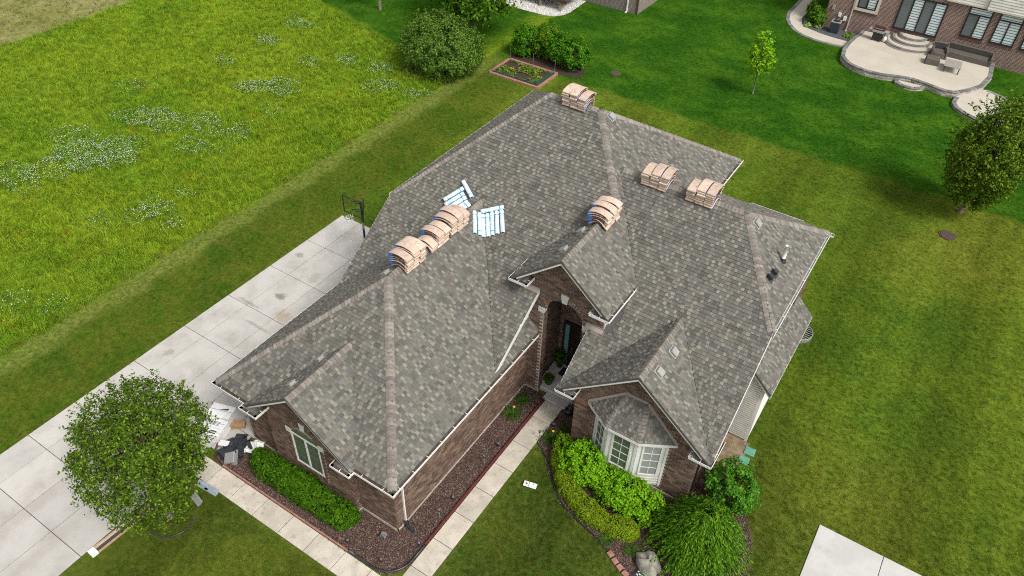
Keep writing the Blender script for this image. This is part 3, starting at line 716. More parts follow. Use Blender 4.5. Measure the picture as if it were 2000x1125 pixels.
# garage: side, front, projecting gable bay
lay_bricks((.545, .665, 0), (0, 1), [[(0, .16), (8.6, .16), (8.6, 3.5), (0, 3.5)]])
lay_bricks((-6.82, .665, 0), (1, 0), [[(0, .16), (1.62, .16), (1.62, 3.5), (0, 3.5)], [(5.655, .16), (7.365, .16), (7.365, 3.5), (5.655, 3.5)]])
lay_bricks((-1.165, .435, 0), (0, 1), [[(0, .16), (.23, .16), (.23, 3.85), (0, 3.85)]])
GX0, GX1, GZ0, GZ1, GCR = -4.02, -2.62, 1.10, 2.86, 3.36
def garch(x):
    c = (GX0+GX1)/2; hw = (GX1-GX0)/2; rise = GCR-GZ1; r = (hw*hw+rise*rise)/(2*rise)
    return GCR-r+math.sqrt(max(0, r*r-(x-c)**2))
def gskip(u_, z_):
    x = u_-5.2; return GX0-.09 < x < GX1+.09 and GZ0-.2 < z_ < (garch(min(max(x, GX0), GX1))+.2)
lay_bricks((-5.2, .435, 0), (1, 0), [[(0, .16), (4.035, .16), (4.035, 3.83), (2.08, 5.45), (0, 3.78)]], gskip)
c0 = (GX0+GX1)/2; hw0 = (GX1-GX0)/2; rise0 = GCR-GZ1; r0 = (hw0**2+rise0**2)/(2*rise0); th = math.asin(hw0/r0)
rowlock((0, .435, 0), (1, 0), [(c0+(r0+.11)*math.sin(t), GCR-r0+(r0+.11)*math.cos(t), -t) for t in np.linspace(-th, th, 23)], .062, .19)
rowlock((0, .435, 0), (1, 0), [(x, GZ0-.12, 0) for x in np.linspace(GX0-.05, GX1+.05, 21)], .06, .16)
for xx in (GX0-.07, GX1+.07): rowlock((0, .435, 0), (1, 0), [(xx, zz, 0) for zz in np.arange(GZ0+.02, GZ1-.05, .08)], .13, .066)
# corbelled courses under the left eave return
rowlock((-5.2, .41, 0), (1, 0), [(.32, 2.45+k*.08, 0) for k in range(6)], .6, .068)
# entry portal
def askip(u_, z_):
    x = u_+.36; return AX0-.02 < x < AX1+.02 and z_ < arch_z(x)+.16
lay_bricks((.36, YE, 0), (1, 0), [[(0, .16), (3.43, .16), (3.43, 6.62), (1.74, 7.95), (0, 6.6)]], askip)
c0 = (AX0+AX1)/2; hw0 = (AX1-AX0)/2; rise0 = ACR-ASP; r0 = (hw0**2+rise0**2)/(2*rise0); th = math.asin(hw0/r0)
rowlock((0, YE, 0), (1, 0), [(c0+(r0+.09)*math.sin(t), ACR-r0+(r0+.09)*math.cos(t), -t) for t in np.linspace(-th, th, 30)], .063, .17)
lay_bricks((AX0+.011, YE+.0, 0), (0, 1), [[(.01, .16), (.31, .16), (.31, 4.85), (.01, 4.85)]])
lay_bricks((1.0, YE+.32, 0), (0, 1), [[(0, .25), (1.62, .25), (1.62, 5.3), (0, 5.3)]])
DX0, DX1 = 1.52, 2.62
lay_bricks((1.0, 11.2, 0), (1, 0), [[(0, .25), (.24, .25), (.24, 5.4), (0, 5.4)], [(.24, 2.9), (2.5, 2.9), (2.5, 5.4), (.24, 5.4)], [(1.75, .25), (2.5, .25), (2.5, 2.9), (1.75, 2.9)]])
# bay gable front and the right side walls
def bskip(u_, z_):
    x = u_+3.77; return 4.75 < x < 7.65 and z_ < 3.05 or (z_ < 4.45 and 4.45+(z_-3.1)*.98 < x < 7.85-(z_-3.1)*.98 and z_ >= 3.05)
lay_bricks((3.77, 7.615, 0), (1, 0), [[(0, .16), (5.015, .16), (5.015, 3.93), (2.476, 5.95), (0, 3.95)]], bskip)
rowlock((3.77, 7.615, 0), (1, 0), [(x, 3.18, 0) for x in np.arange(.05, .72, .075)]+[(x, 3.18, 0) for x in np.arange(4.28, 4.98, .075)], .06, .2)
rowlock((3.77, 7.59, 0), (1, 0), [(.3, 2.55+k*.08, 0) for k in range(6)], .55, .068)
lay_bricks((8.785, 7.615, 0), (0, 1), [[(0, .16), (4.25, .16), (4.25, 6.0), (1.6, 4.9), (0, 3.6)]])
lay_bricks((9.2, 16.2, 0), (0, 1), [[(0, .16), (2.1, .16), (2.1, 6.4), (0, 6.4)]])
bf.build('brick', 'brick_courses', 'brick', W_)
# concrete ledge showing at the foot of the brickwork
m = MB(); m.box(.5, .565, .64, 9.25, 0, .15); m.box(-1.2, .565, .635, .70, 0, .15); m.box(-6.84, -5.1, .635, .70, 0, .15); m.box(-5.2, -1.145, .405, .45, 0, .15); m.box(3.75, 8.8, 7.585, 7.63, 0, .15); obj('foundation_ledge', m, 'mortar', house)
# cast stone blocks
for x0, z0, x1, z1, dx in ((GX0-.22, 2.78, GX0+.04, 3.02, 0), (GX1-.04, 2.78, GX1+.22, 3.02, 0)):
    m = MB(); m.bbox(x0, x1, .385, .45, z0, z1, .008); obj('stone_block', m, 'lime', house)
m = MB(); cx = (GX0+GX1)/2; m.prism([(cx-.09, .385, GCR-.02), (cx+.09, .385, GCR-.02), (cx+.14, .385, GCR+.34), (cx-.14, .385, GCR+.34)], (0, .06, 0)); obj('keystone', m, 'lime', house)
cx = (AX0+AX1)/2; m = MB(); m.prism([(cx-.11, YE-.05, ACR-.03), (cx+.11, YE-.05, ACR-.03), (cx+.17, YE-.05, ACR+.38), (cx-.17, YE-.05, ACR+.38)], (0, .2, 0)); obj('keystone', m, 'lime', house)
for x0, x1 in ((AX0-.24, AX0+.035), (AX1-.035, AX1+.24)):
    m = MB(); m.bbox(x0, x1, YE-.04, YE+.2, ASP-.14, ASP+.13, .008); obj('stone_block', m, 'lime', house)
# garage gable window
win_ = MB(); win_.box(GX0, GX1, .40, .47, GZ0, GZ0+.07); win_.box(GX0, GX1, .40, .47, GZ1-.07, GZ1); win_.box(GX0, GX0+.07, .40, .47, GZ0+.07, GZ1-.07); win_.box(GX1-.07, GX1, .40, .47, GZ0+.07, GZ1-.07); cxw = (GX0+GX1)/2; win_.box(cxw-.04, cxw+.04, .40, .47, GZ0+.07, GZ1-.07)
wn = obj('window', win_, 'white', house)
for a, b in ((GX0+.07, cxw-.04), (cxw+.04, GX1-.07)):
    m = MB(); m.box(a, b, .425, .46, GZ0+.07, GZ1-.07); obj('pane', m, 'glass_green', wn)
    m = MB()
    for k in range(1, 4): zz = GZ0+.07+(GZ1-GZ0-.14)*k/4; m.box(a, b, .418, .426, zz-.008, zz+.008)
    m.box((a+b)/2-.008, (a+b)/2+.008, .419, .4265, GZ0+.07, GZ1-.07); obj('grille', m, 'glass_grey', wn)
tp = [(x, .42, garch(x)-.0) for x in np.linspace(GX1, GX0, 12)]; m = MB(); m.prism([(GX0, .42, GZ1+.003), (GX1, .42, GZ1+.003)]+tp[1:-1], (0, .03, 0)); obj('transom', m, 'glass_green', wn)
# entry door wall: sidelight, door, threshold
m = MB(); m.box(1.26, 2.75, 11.10, 11.21, 2.72, 2.88); m.box(1.26, 1.33, 11.10, 11.21, .25, 2.72); m.box(1.55, 1.64, 11.10, 11.21, .25, 2.72); m.box(2.66, 2.75, 11.10, 11.21, .25, 2.72); dr = obj('door_frame', m, 'door', house)
m = MB(); m.box(1.33, 1.55, 11.15, 11.2, .55, 2.72); obj('sidelight', m, 'glass_teal', dr)
m = MB(); m.box(1.33, 1.55, 11.14, 11.2, .25, .55); m.box(1.64, 2.66, 11.14, 11.2, .26, 2.72)
for zz in (.45, 1.55): m.box(1.78, 2.10, 11.125, 11.145, zz, zz+.85); m.box(2.2, 2.52, 11.125, 11.145, zz, zz+.85)
d_ = obj('door', m, 'door', house); m = MB(); m.tube([(1.74, 11.08, 1.2), (1.74, 11.08, 1.5)], .014); obj('handle', m, 'steel', d_)
# bay window: five-sided white body, hipped roof
BZ0, BZ1 = .42, 3.04
bp = [(4.72, 7.6), (5.50, 7.07), (6.70, 7.07), (7.70, 7.6)]
m = MB()
m.prism([(x, y, BZ1) for x, y in bp]+[(7.70, 7.75, BZ1), (4.72, 7.75, BZ1)], (0, 0, -(BZ1-BZ0)))
bw_ = obj('bay_window', m, 'siding', house)
for (xa, ya), (xb, yb), n_, gm in ((bp[0], bp[1], 2, 'glass_grey'), (bp[1], bp[2], 2, 'glass_green'), (bp[2], bp[3], 2, 'glass_grey')):
    A = np.array((xa, ya, 0)); B = np.array((xb, yb, 0)); L = np.linalg.norm(B-A); u = (B-A)/L; nr = np.cross(u, (0, 0, 1))
    z = np.array((0, 0, 1.0)); zc = (1.02+2.82)/2; hh = 2.82-1.02; ww = L*.66; C = (A+B)/2
    m = MB()
    for sx in (-1, 1): m.obox(C+u*sx*(ww/2-.035)+z*zc+nr*.02, u, nr, z, .07, .05, hh)
    for zz in (1.055, 2.785): m.obox(C+z*zz+nr*.02, u, nr, z, ww-.142, .05, .07)
    fr = obj('window_frame', m, 'white', bw_); gm = 'glass_pale' if xa > 6 else gm
    m = MB(); m.obox(C+z*zc+nr*.005, u, nr, z, ww-.14, .02, hh-.14); obj('pane', m, gm, bw_)
    m = MB(); m.obox(C+z*zc+nr*.02, u, nr, z, .022, .014, hh-.14)
    for k in range(1, 4): m.obox(C+z*(1.09+(hh-.14)*k/4)+nr*.022, u, nr, z, ww-.14, .014, .022)
    obj('muntin', m, 'white', bw_)
    m = MB()
    for zz in (.55, .70, .85): m.obox(C+z*zz+nr*.008, u, nr, z, L-.02, .016, .012)
    obj('siding_lap', m, 'siding', bw_)
    m = MB()
    for P_ in (A, B): m.obox(P_+z*(BZ0+BZ1)/2+nr*.012+u*(.05 if P_ is A else -.05), u, nr, z, .09, .03, BZ1-BZ0-.01)
    obj('corner_trim', m, 'white', bw_)
ev = [(4.33, 7.6, 3.1), (5.42, 6.9, 3.1), (6.78, 6.9, 3.1), (7.96, 7.6, 3.1)]; tp = [(5.74, 7.6, 4.46), (6.60, 7.6, 4.46)]
bay_f = Field(); dk = MB(); polys = [[ev[0], ev[1], tp[0]], [ev[1], ev[2], tp[1], tp[0]], [ev[2], ev[3], tp[1]]]; fns = []
for q in polys:
    P = np.array(q); n_ = np.cross(P[1]-P[0], P[2]-P[0]); n_ = n_ if n_[2] > 0 else -n_; o_ = P[0]
    fns.append(lambda x, y, n_=n_, o_=o_: o_[2]-(n_[0]*(x-o_[0])+n_[1]*(y-o_[1]))/n_[2])
    dk.prism([(a, b, c-.01) for a, b, c in q], (0, 0, -.07))
br = obj('bay_roof', dk, 'deck', house)
for q, f in zip(polys, fns): lay_shingles(f, [(a, b) for a, b, c in q], None, field=bay_f, wscale=.95)
bay_f.build('shingle', 'shingle_courses', 'shingle', br)
caps2 = Field(); caps_keep = caps; caps = caps2
lay_caps(ev[1], tp[0], fns[0], fns[1], wd=.11); lay_caps(ev[2], tp[1], fns[1], fns[2], wd=.11); caps2.build('ridge_cap', 'ridge_cap_rows', 'cap', br)
m = MB()
for a, b in zip(ev[:-1], ev[1:]):
    a = np.array(a); b = np.array(b); d = (b-a)/np.linalg.norm(b-a); nr = np.cross(d, (0, 0, 1)); m.obox((a+b)/2-np.array((0, 0, .075))+nr*.012, d, nr, (0, 0, 1), np.linalg.norm(b-a)+.02, .03, .11)
obj('bay_fascia', m, 'white', br)
m = MB()
for a, b in ((ev[0], tp[0]), (tp[0], tp[1]), (tp[1], ev[3])):
    a = np.array(a)+(0, -.02, .05); b = np.array(b)+(0, -.02, .05); d = (b-a)/np.linalg.norm(b-a); m.obox((a+b)/2, d, (0, 1, 0), np.cross(d, (0, 1, 0)), np.linalg.norm(b-a), .05, .11)
obj('wall_flashing', m, 'flash', br)
# side extension: lap siding boards
m = MB(); m.box(8.95, 9.70, 11.87, 16.8, 0, 3.3); m.prism([(8.95, 11.87, 3.25), (9.70, 11.87, 3.25), (9.70, 11.87, 3.42), (8.95, 11.87, 4.1)], (0, .2, 0)); xt = obj('side_extension', m, 'vent_grey', house)
bd = MB(); Vb = [(x, y, z) for y, z in ((0, 0), (-.036, 0), (-.036, .078), (-.006, .1), (-.006, .114)) for x in (0, .66)]; bd.idx(Vb, [(0,1,3,2),(2,3,5,4)]); bd.mi = 1; bd.idx(Vb, [(4,5,7,6),(6,7,9,8)]); me = mesh_of('siding_board', bd, ['siding', 'siding_lap_shade'])  # upper faces of each board coloured darker, painting in the lap shadow line
zz = .12
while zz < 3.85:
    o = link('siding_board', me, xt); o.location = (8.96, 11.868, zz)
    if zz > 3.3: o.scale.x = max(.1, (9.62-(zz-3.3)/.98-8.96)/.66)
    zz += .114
m = MB(); zz = .12
while zz < 3.1: m.idx([(9.726, 11.95, zz), (9.726, 16.75, zz), (9.704, 16.75, zz+.112), (9.704, 11.95, zz+.112)], [(0,1,2,3)]); zz += .114
obj('side_siding', m, 'white', xt)
m = MB(); m.box(9.62, 9.735, 11.84, 11.95, 0, 3.3); obj('corner_post', m, 'siding', xt)
# downspouts
def spout(pts, name='downspout', mat='white', par=house, r=(.07, .05)):
    m = MB()
    for a, b in zip(pts[:-1], pts[1:]):
        a = np.array(a, float); b = np.array(b, float); d = b-a; L = np.linalg.norm(d); d /= L
        s = np.cross(d, (0, 1, 0)) if abs(d[1]) < .9 else np.cross(d, (1, 0, 0)); s /= np.linalg.norm(s)
        m.obox((a+b)/2, s, np.cross(d, s), d, r[0], r[1], L+.03)
    return obj(name, m, mat, par)
ds = spout([(1.11, 1.05, 3.52), (.60, 1.05, 3.2), (.60, 1.05, .32)]); m = MB(); m.obox((.66, 1.02, .2), (1, 0, 0), (0, 1, 0), (0, 0, 1), .13, .12, .26); m.obox((.86, .98, .1), (1, -.1, -.2), (0, 1, 0), (0, 0, 1), .34, .12, .10); obj('drain_boot', m, 'black_plastic', ds)
spout([(9.33, 7.2, 3.5), (8.86, 7.75, 3.1), (8.86, 7.75, .3)], mat='door')
# roof vents
def vent(x, y, f, axis, mat='vent_grey', s=.30):
    e = .05; n_ = np.array((-(f(x+e, y)-f(x-e, y))/(2*e), -(f(x, y+e)-f(x, y-e))/(2*e), 1.0)); n_ /= np.linalg.norm(n_)
    u = np.array((0, 1.0, 0)) if axis == 'y' else np.array((1.0, 0, 0)); v = np.cross(n_, u); c = np.array((x, y, f(x, y)))
    m = MB(); m.obox(c+n_*.025, u, v, n_, s*1.25, s*1.3, .016); m.obox(c+n_*.07, u, v, n_, s*.8, s*.8, .09)
    V = [c+n_*.10+u*a*s/2+v*b*s/2 for a, b in ((-1,-1),(1,-1),(1,1),(-1,1))]+[c+n_*.135+u*a*s*.44+v*b*s*.44 for a, b in ((-1,-1),(1,-1),(1,1),(-1,1))]
    m.idx(V, [(4,5,6,7),(0,1,5,4),(1,2,6,5),(2,3,7,6),(3,0,4,7),(3,2,1,0)])
    return obj('roof_vent', m, mat, house)
for x, y, f, ax in ((-3.81, 2.18, zgL, 'y'), (-3.71, .73, zgL, 'y'), (.02, 15.99, zMR, 'y'), (7.15, 14.38, zWR, 'y'), (6.63, 9.07, zBR, 'y'), (6.62, 7.89, zBR, 'y'), (1.66, 11.0, zEL, 'y'), (1.70, 9.61, zEL, 'y'), (-3.5, 5.62, zGL, 'y')): vent(x, y, f, ax)
m = MB(); z0 = zWR(8.46, 0); m.tube([(8.46, 14.3, z0-.05), (8.46, 14.3, z0+.72)], .075, 12); pv = obj('vent_pipe', m, 'white', house, True); m = MB(); m.lathe([(.15, -.04), (.105, .06), (.082, .10), (.08, .14)], (8.46, 14.3, z0+.02), 14); obj('pipe_boot', m, 'black_plastic', pv, True)
for x, y in ((8.41, 12.95), (8.45, 13.37)):
    z0 = zWR(x, 0); m = MB(); m.obox((x, y, z0+.03), (0, 1, 0), (1, 0, -.862), (.65, 0, .76), .26, .26, .02); m.obox((x+.02, y, z0+.12), (0, 1, 0), (1, 0, -.45), (.4, 0, .9), .17, .17, .14); obj('exhaust_vent', m, 'black_plastic', house)
# window well on the right side
m = MB(); pts = [(9.2+.98*math.sin(t), 19.4-.75*math.cos(t)) for t in np.linspace(0, math.pi, 30)]
V = []; F = []
for i, (x, y) in enumerate(pts):
    k = 1+.02*(i%2); V += [(9.2+(x-9.2)*k, 19.4+(y-19.4)*k, 0), (9.2+(x-9.2)*k, 19.4+(y-19.4)*k, .22)]
for i in range(len(pts)-1): F += [(2*i, 2*i+2, 2*i+3, 2*i+1)]
m.idx(V, F); m.tube([(x, y, .22) for x, y in pts], .025, 6); wl = obj('window_well', m, 'galv', house)
m = MB()
for k in range(16): t = math.pi*(k+.5)/16; m.box(9.2, 9.2+.96*math.sin(t), 19.4-.75*math.cos(t)-.014, 19.4-.75*math.cos(t)+.014, .20, .215)
obj('well_grate', m, 'vent_grey', wl)

# dark valley lines where the slopes meet
def valley(f, g, x0, y0, x1, y1, drop=.012):
    m = MB(); k = 14; pts = []
    for i in range(k+1):
        t = i/k; x, y = x0+(x1-x0)*t, y0+(y1-y0)*t; pts.append((x+random.gauss(0, .006), y+random.gauss(0, .006), max(f(x, y), g(x, y))+drop))
    m.tube(pts, .016, 5); obj('valley_line', m, 'valley_metal', roof)
ysol = lambda z, f: (z-f(0, 0))/(f(0, 1)-f(0, 0))
valley(zGR, zMF, -3.1, ysol(zGR(-3.1, 0), zMF), .86, ysol(zGR(.86, 0), zMF)); valley(zGL, zMF, -3.2, ysol(zGL(-3.2, 0), zMF), -7.1, ysol(zGL(-7.1, 0), zMF))
valley(zBL, zWF, 6.2, ysol(zBL(6.2, 0), zWF), 3.4, ysol(zBL(3.4, 0), zWF)); valley(zBR, zWF, 6.3, ysol(zBR(6.3, 0), zWF), 9.15, ysol(zBR(9.15, 0), zWF))
valley(zEL, zMF, 2.0, ysol(zEL(2.0, 0), zMF), .05, ysol(zEL(.05, 0), zMF)); valley(zER, zWF, 2.3, ysol(zER(2.3, 0), zWF), 4.1, ysol(zER(4.1, 0), zWF))
# ---------------------------------------------------------------- roofing material loaded on the roof
ORD = ('bottom', 'second', 'third', 'fourth', 'fifth', 'sixth', 'seventh', 'eighth')
def bundle_meshes(layer, pitch):
    """one wrapped bundle draped over the ridge: local x across the ridge (1.0 m), y along it (.34 m)"""
    r = .12+.085*layer; n_ = 14; L, W, T = 1.0, .352, .072
    S = np.linspace(-L/2, L/2, n_+1)
    prof = []
    for s_ in S:
        x = s_*.80 if layer < 2 else s_*(.80+.02*layer)
        prof.append((x, -pitch*(math.sqrt(x*x+r*r)-r)))
    base = pitch*(0)
    mb = MB(); V = []; F = []
    for i, (x, z) in enumerate(prof):
        pk = .5 if i in (0, n_) else .9 if i in (1, n_-1) else 1.0
        for y, dz in ((-W/2+.006, 0), (W/2-.006, 0), (W/2, .012), (W/2, T-.012), (W/2-.01, T), (-W/2+.01, T), (-W/2, T-.012), (-W/2, .012)): V.append((x, y, z+T*.42+(dz-T*.42)*pk))
    for i in range(n_):
        for k in range(8): F.append((i*8+k, (i+1)*8+k, (i+1)*8+(k+1)%8, i*8+(k+1)%8))
    F = [f[::-1] for f in F]
    mb.idx(V, F); mb.mi = 1; mb.idx(V[:8], [tuple(range(8))]); mb.idx(V[-8:], [tuple(range(7, -1, -1))])
    body = mesh_of('shingle_bundle_wrap', mb, ['kraft', 'kraft_edge'])
    prts = []
    for side in (-1, 1):
        pr = MB(); y = side*(W/2+.003)
        for i in range(n_):
            f0 = i/n_ if side < 0 else 1-(i+1)/n_
            if f0 > .82: continue
            pr.mi = 1 if f0 < .2 else 0
            (xa, za), (xb, zb) = prof[i], prof[i+1]; q = [(xa, y, za+.007), (xb, y, zb+.007), (xb, y, zb+T-.007), (xa, y, za+T-.007)]
            pr.face(q if side < 0 else q[::-1])
        prts.append(mesh_of('printed_side', pr, ['bundle_print', 'bundle_blue']))
    return body, prts, T
BM = {}
def stack(cx, cy, cz, along, pitch, cols, place, group, jitter=.022):
    """cols: layers in each column along the ridge (first = towards -ridge direction)"""
    n_ = len(cols); rz = 0 if along == 'y' else -math.pi/2
    colw = ('front', 'middle', 'rear') if along == 'y' else ('left', 'middle', 'right')
    if n_ == 2: colw = (colw[0], colw[2])
    for c, layers in enumerate(cols):
        for l in range(layers):
            if (l, pitch) not in BM: BM[(l, pitch)] = bundle_meshes(l, pitch)
            body, prts, T = BM[(l, pitch)]
            t = (c-(n_-1)/2)*.374
            x, y = (cx, cy+t) if along == 'y' else (cx+t, cy)
            jx, jy = random.gauss(0, jitter), random.gauss(0, jitter*.8)
            where = 'top' if l == layers-1 else ORD[l]
            e = empty('shingle_bundle', f'kraft shingle bundle, {where} layer, {colw[c]} column, {place}', 'shingle bundle', group, (x+jx, y+jy, cz+l*(T+.009)))
            e.rotation_euler = (0, 0, rz+random.gauss(0, .028)); link('wrapper', body, e)
            for q in prts: link('printed_side', q, e)
            if l >= layers-2:
                for k in range(3):
                    mm = MB(); xx = random.uniform(-.28, .28); yy = random.uniform(-.1, .1); ww = random.uniform(.02, .05); zt = lambda x_: -pitch*(math.sqrt((x_)**2+(.12+.085*l)**2)-(.12+.085*l))+T+.004
                    mm.face([(xx, yy, zt(xx)), (xx+ww, yy, zt(xx+ww)), (xx+ww, yy+.018, zt(xx+ww)), (xx, yy+.018, zt(xx))]); obj('printed_mark', mm, 'bundle_print', e)
stack(-3.155, 6.49, 7.255, 'y', .72, (7, 8, 8), 'foremost stack on garage ridge', 'shingle bundles on the roof ridges')
stack(-3.155, 7.62, 7.255, 'y', .72, (3,), 'low front end of middle garage ridge stack', 'shingle bundles on the roof ridges')
stack(-3.155, 8.16, 7.255, 'y', .72, (6, 6), 'middle stack on garage ridge', 'shingle bundles on the roof ridges')
stack(-3.155, 9.22, 7.255, 'y', .72, (7, 8, 6), 'rearmost stack on garage ridge', 'shingle bundles on the roof ridges')
stack(2.1, 11.85, 8.225, 'y', .72, (6, 7, 7), 'stack on entry gable ridge', 'shingle bundles on the roof ridges')
stack(-1.45, 15.79, 10.26, 'x', .60, (7, 7, 6), 'stack on highest rear ridge', 'shingle bundles on the roof ridges')
stack(3.06, 14.37, 8.90, 'x', .62, (6, 7, 7), 'left stack of right wing ridge', 'shingle bundles on the roof ridges')
stack(4.95, 14.37, 8.90, 'x', .62, (6, 7, 7), 'right stack of right wing ridge', 'shingle bundles on the roof ridges')

# rolls of underlayment lying on the main front slope
def roll(a, b, lift, place):
    nrm = np.array((0, -.674, 1.0)); nrm /= np.linalg.norm(nrm)
    zz = lambda x, y: max(zMF(x, y), min(zGR(x, y), zGL(x, y)) if y < 11.3 else 0)
    a = np.array((*a, zz(*a)))+nrm*lift; b = np.array((*b, zz(*b)))+nrm*lift; d = b-a; L = np.linalg.norm(d); d /= L
    c = (a+b)/2; L = max(L, .9); rr = .09
    root = empty('underlayment_roll', f'pale blue wrapped underlayment roll, {place}', 'roofing roll', 'underlayment rolls on the main slope', tuple(c))
    s = np.cross(d, nrm); s /= np.linalg.norm(s); t = np.cross(s, d)
    m = MB(); n_ = 18; V = []; prof = [(-L/2, rr*.55), (-L/2, rr*.9), (-L/2+.015, rr), (L/2-.015, rr), (L/2, rr*.9), (L/2, rr*.55)]
    for q, r in prof:
        for k in range(n_): an = 2*math.pi*k/n_; V.append(d*q+(s*math.cos(an)+t*math.sin(an))*r)
    F = [(i*n_+k, i*n_+(k+1)%n_, (i+1)*n_+(k+1)%n_, (i+1)*n_+k) for i in range(len(prof)-1) for k in range(n_)]
    m.idx(V, F); m.mi = 1; m.idx(V[:n_], [tuple(range(n_-1, -1, -1))]); m.idx(V[-n_:], [tuple(range(n_))])
    obj('wrapper', m, ['roll_film', 'black_plastic'], root, True)
    for q, w_, mt, nm in ((-.02, .05, 'roll_band', 'tape_band'), (L*.33*random.choice((-1, 1)), .035, 'roll_teal', 'printed_band'), (-L*.38, .07, 'roll_band', 'tape_band')):
        m = MB(); V = [d*(q+e)+(s*math.cos(2*math.pi*k/n_)+t*math.sin(2*math.pi*k/n_))*(rr+.0025) for e in (-w_/2, w_/2) for k in range(n_)]
        m.idx(V, [(k, (k+1)%n_, n_+(k+1)%n_, n_+k) for k in range(n_)]); obj(nm, m, mt, root, True)
RR = [((-2.97,10.54),(-2.44,9.82)), ((-2.83,10.68),(-2.29,9.96)), ((-2.72,10.78),(-2.17,10.05)), ((-2.56,10.87),(-2.01,10.16)), ((-2.42,10.99),(-1.88,10.26)), ((-2.25,11.08),(-1.72,10.37)), ((-2.08,11.18),(-1.54,10.49))]
for i, (a, b) in enumerate(RR): roll(a, b, .10, f'{("leftmost", "second from left", "third from left", "middle", "third from right", "second from right", "rightmost")[i]} of the upright row right of garage ridge')
roll((-2.83, 10.80), (-2.05, 11.32), .10, 'lying across the top of the row right of garage ridge')
RL = [((-4.66,10.74),(-4.12,11.40)), ((-4.50,10.59),(-3.98,11.24)), ((-4.32,10.48),(-3.80,11.14)), ((-4.15,10.38),(-3.62,11.02)), ((-3.96,10.30),(-3.44,10.94))]
for i, (a, b) in enumerate(RL): roll(a, b, .10, f'{("leftmost", "second from left", "middle", "second from right", "rightmost")[i]} of the slanted row left of garage ridge')
roll((-4.29, 11.62), (-3.55, 11.20), .12, 'turned across the upper end of the left slanted row')
# small cap packs left at two ridges
# ---------------------------------------------------------------- trees, shrubs, hedges
def leaf_mesh(name, C, Nn, size, cols, jit=.18, long=1.9, U=None):
    """diamond leaves folded on the midrib: C centres, Nn facing vectors"""
    n_ = len(C); Nn = Nn/np.linalg.norm(Nn, axis=1, keepdims=True)
    a = rng.normal(size=(n_, 3)) if U is None else np.cross(U, Nn); u = np.cross(Nn, a); u /= np.linalg.norm(u, axis=1, keepdims=True); v = np.cross(Nn, u)
    sz = size*rng.uniform(.65, 1.35, (n_, 1)); lu = u*sz*long/2; lv = v*sz/2; up = Nn*sz*.16
    V = np.stack([C-lu, C-lv+up-lu*.1, C+lu, C+lv+up-lu*.1], 1).reshape(-1, 3)
    me = bpy.data.meshes.new(name); me.vertices.add(n_*4); me.vertices.foreach_set('co', V.astype(np.float32).ravel())
    idx = (np.arange(n_)*4)[:, None]+np.array([0, 1, 2, 0, 2, 3])[None]
    me.loops.add(n_*6); me.loops.foreach_set('vertex_index', idx.ravel().astype(np.int32))
    me.polygons.add(n_*2); me.polygons.foreach_set('loop_start', (np.arange(n_*2)*3).astype(np.int32)); me.polygons.foreach_set('loop_total', np.full(n_*2, 3, np.int32))
    me.materials.append(MATS['leaf'])
    cols = np.array(cols); k = rng.integers(0, len(cols), n_); c = np.minimum(.6, cols[k]*np.array((1.12, 1.25, .7))*rng.uniform(1-jit, 1+jit, (n_, 1)))
    at = me.color_attributes.new('Col', 'FLOAT_COLOR', 'CORNER')
    at.data.foreach_set('color', np.repeat(np.c_[c, np.ones(n_)], 6, 0).astype(np.float32).ravel())
    me.update(calc_edges=True); me.validate()
    return me
def ell_pts(n_, shell=.0):
    d = rng.normal(size=(n_, 3)); d /= np.linalg.norm(d, axis=1, keepdims=True)
    r = rng.uniform(shell**3, 1, (n_, 1))**(1/3); return d*r, d
def clumps(cen, rad, ncl, nleaf, crad, shell=.55, lump=.18, flat=None, taper=0.0, seed_lobes=9):
    """leaf positions gathered in clumps inside an uneven ellipsoid"""
    rad = np.array(rad); P, D = ell_pts(ncl, shell)
    lobes, _ = ell_pts(seed_lobes, .9); amp = rng.uniform(-lump, lump*1.2, seed_lobes)
    g = np.exp(-((D[:, None]-lobes[None])**2).sum(-1)/.25)@amp
    P = P*(1+g[:, None])
    if taper: P[:, :2] *= (1-taper*np.clip(P[:, 2:3], -1, 1))
    P = P*rad
    sub = rng.normal(size=(ncl, nleaf, 3)); sub /= np.linalg.norm(sub, axis=2, keepdims=True); sub *= rng.uniform(.15, 1, (ncl, nleaf, 1))**.6
    cr = crad*rng.uniform(.6, 1.3, (ncl, 1, 1)); Q = (P[:, None]+sub*cr).reshape(-1, 3)
    Nn = (Q/rad**1.0); Nn = Nn/np.maximum(np.linalg.norm(Nn, axis=1, keepdims=True), .05)
    Nn = Nn*.7+np.array((0, 0, .55))+rng.normal(size=Q.shape)*.55
    return Q+np.array(cen), Nn, P+np.array(cen)
def limbs(base, top, tips, r0, name='trunk', parent=None, bend=.15):
    m = MB(); base = np.array(base, float); top = np.array(top, float); pts = [base+(top-base)*t+np.array((rng.normal()*bend*.3*t, rng.normal()*bend*.3*t, 0)) for t in np.linspace(0, 1, 6)]
    m.tube(pts, [r0*(1.25 if i == 0 else 1-.11*i) for i in range(6)], 9)
    for tp in tips:
        t = rng.uniform(.35, .95); i = t*5; k = min(int(i), 4); s = pts[k]+(pts[k+1]-pts[k])*(i-k); tp = np.array(tp)
        mid = (s+tp)/2+np.array((0, 0, .12*np.linalg.norm(tp-s)))
        m.tube([s, mid, tp], [r0*.42, r0*.26, r0*.09], 6)
    return obj(name, m, 'bark', parent, True)
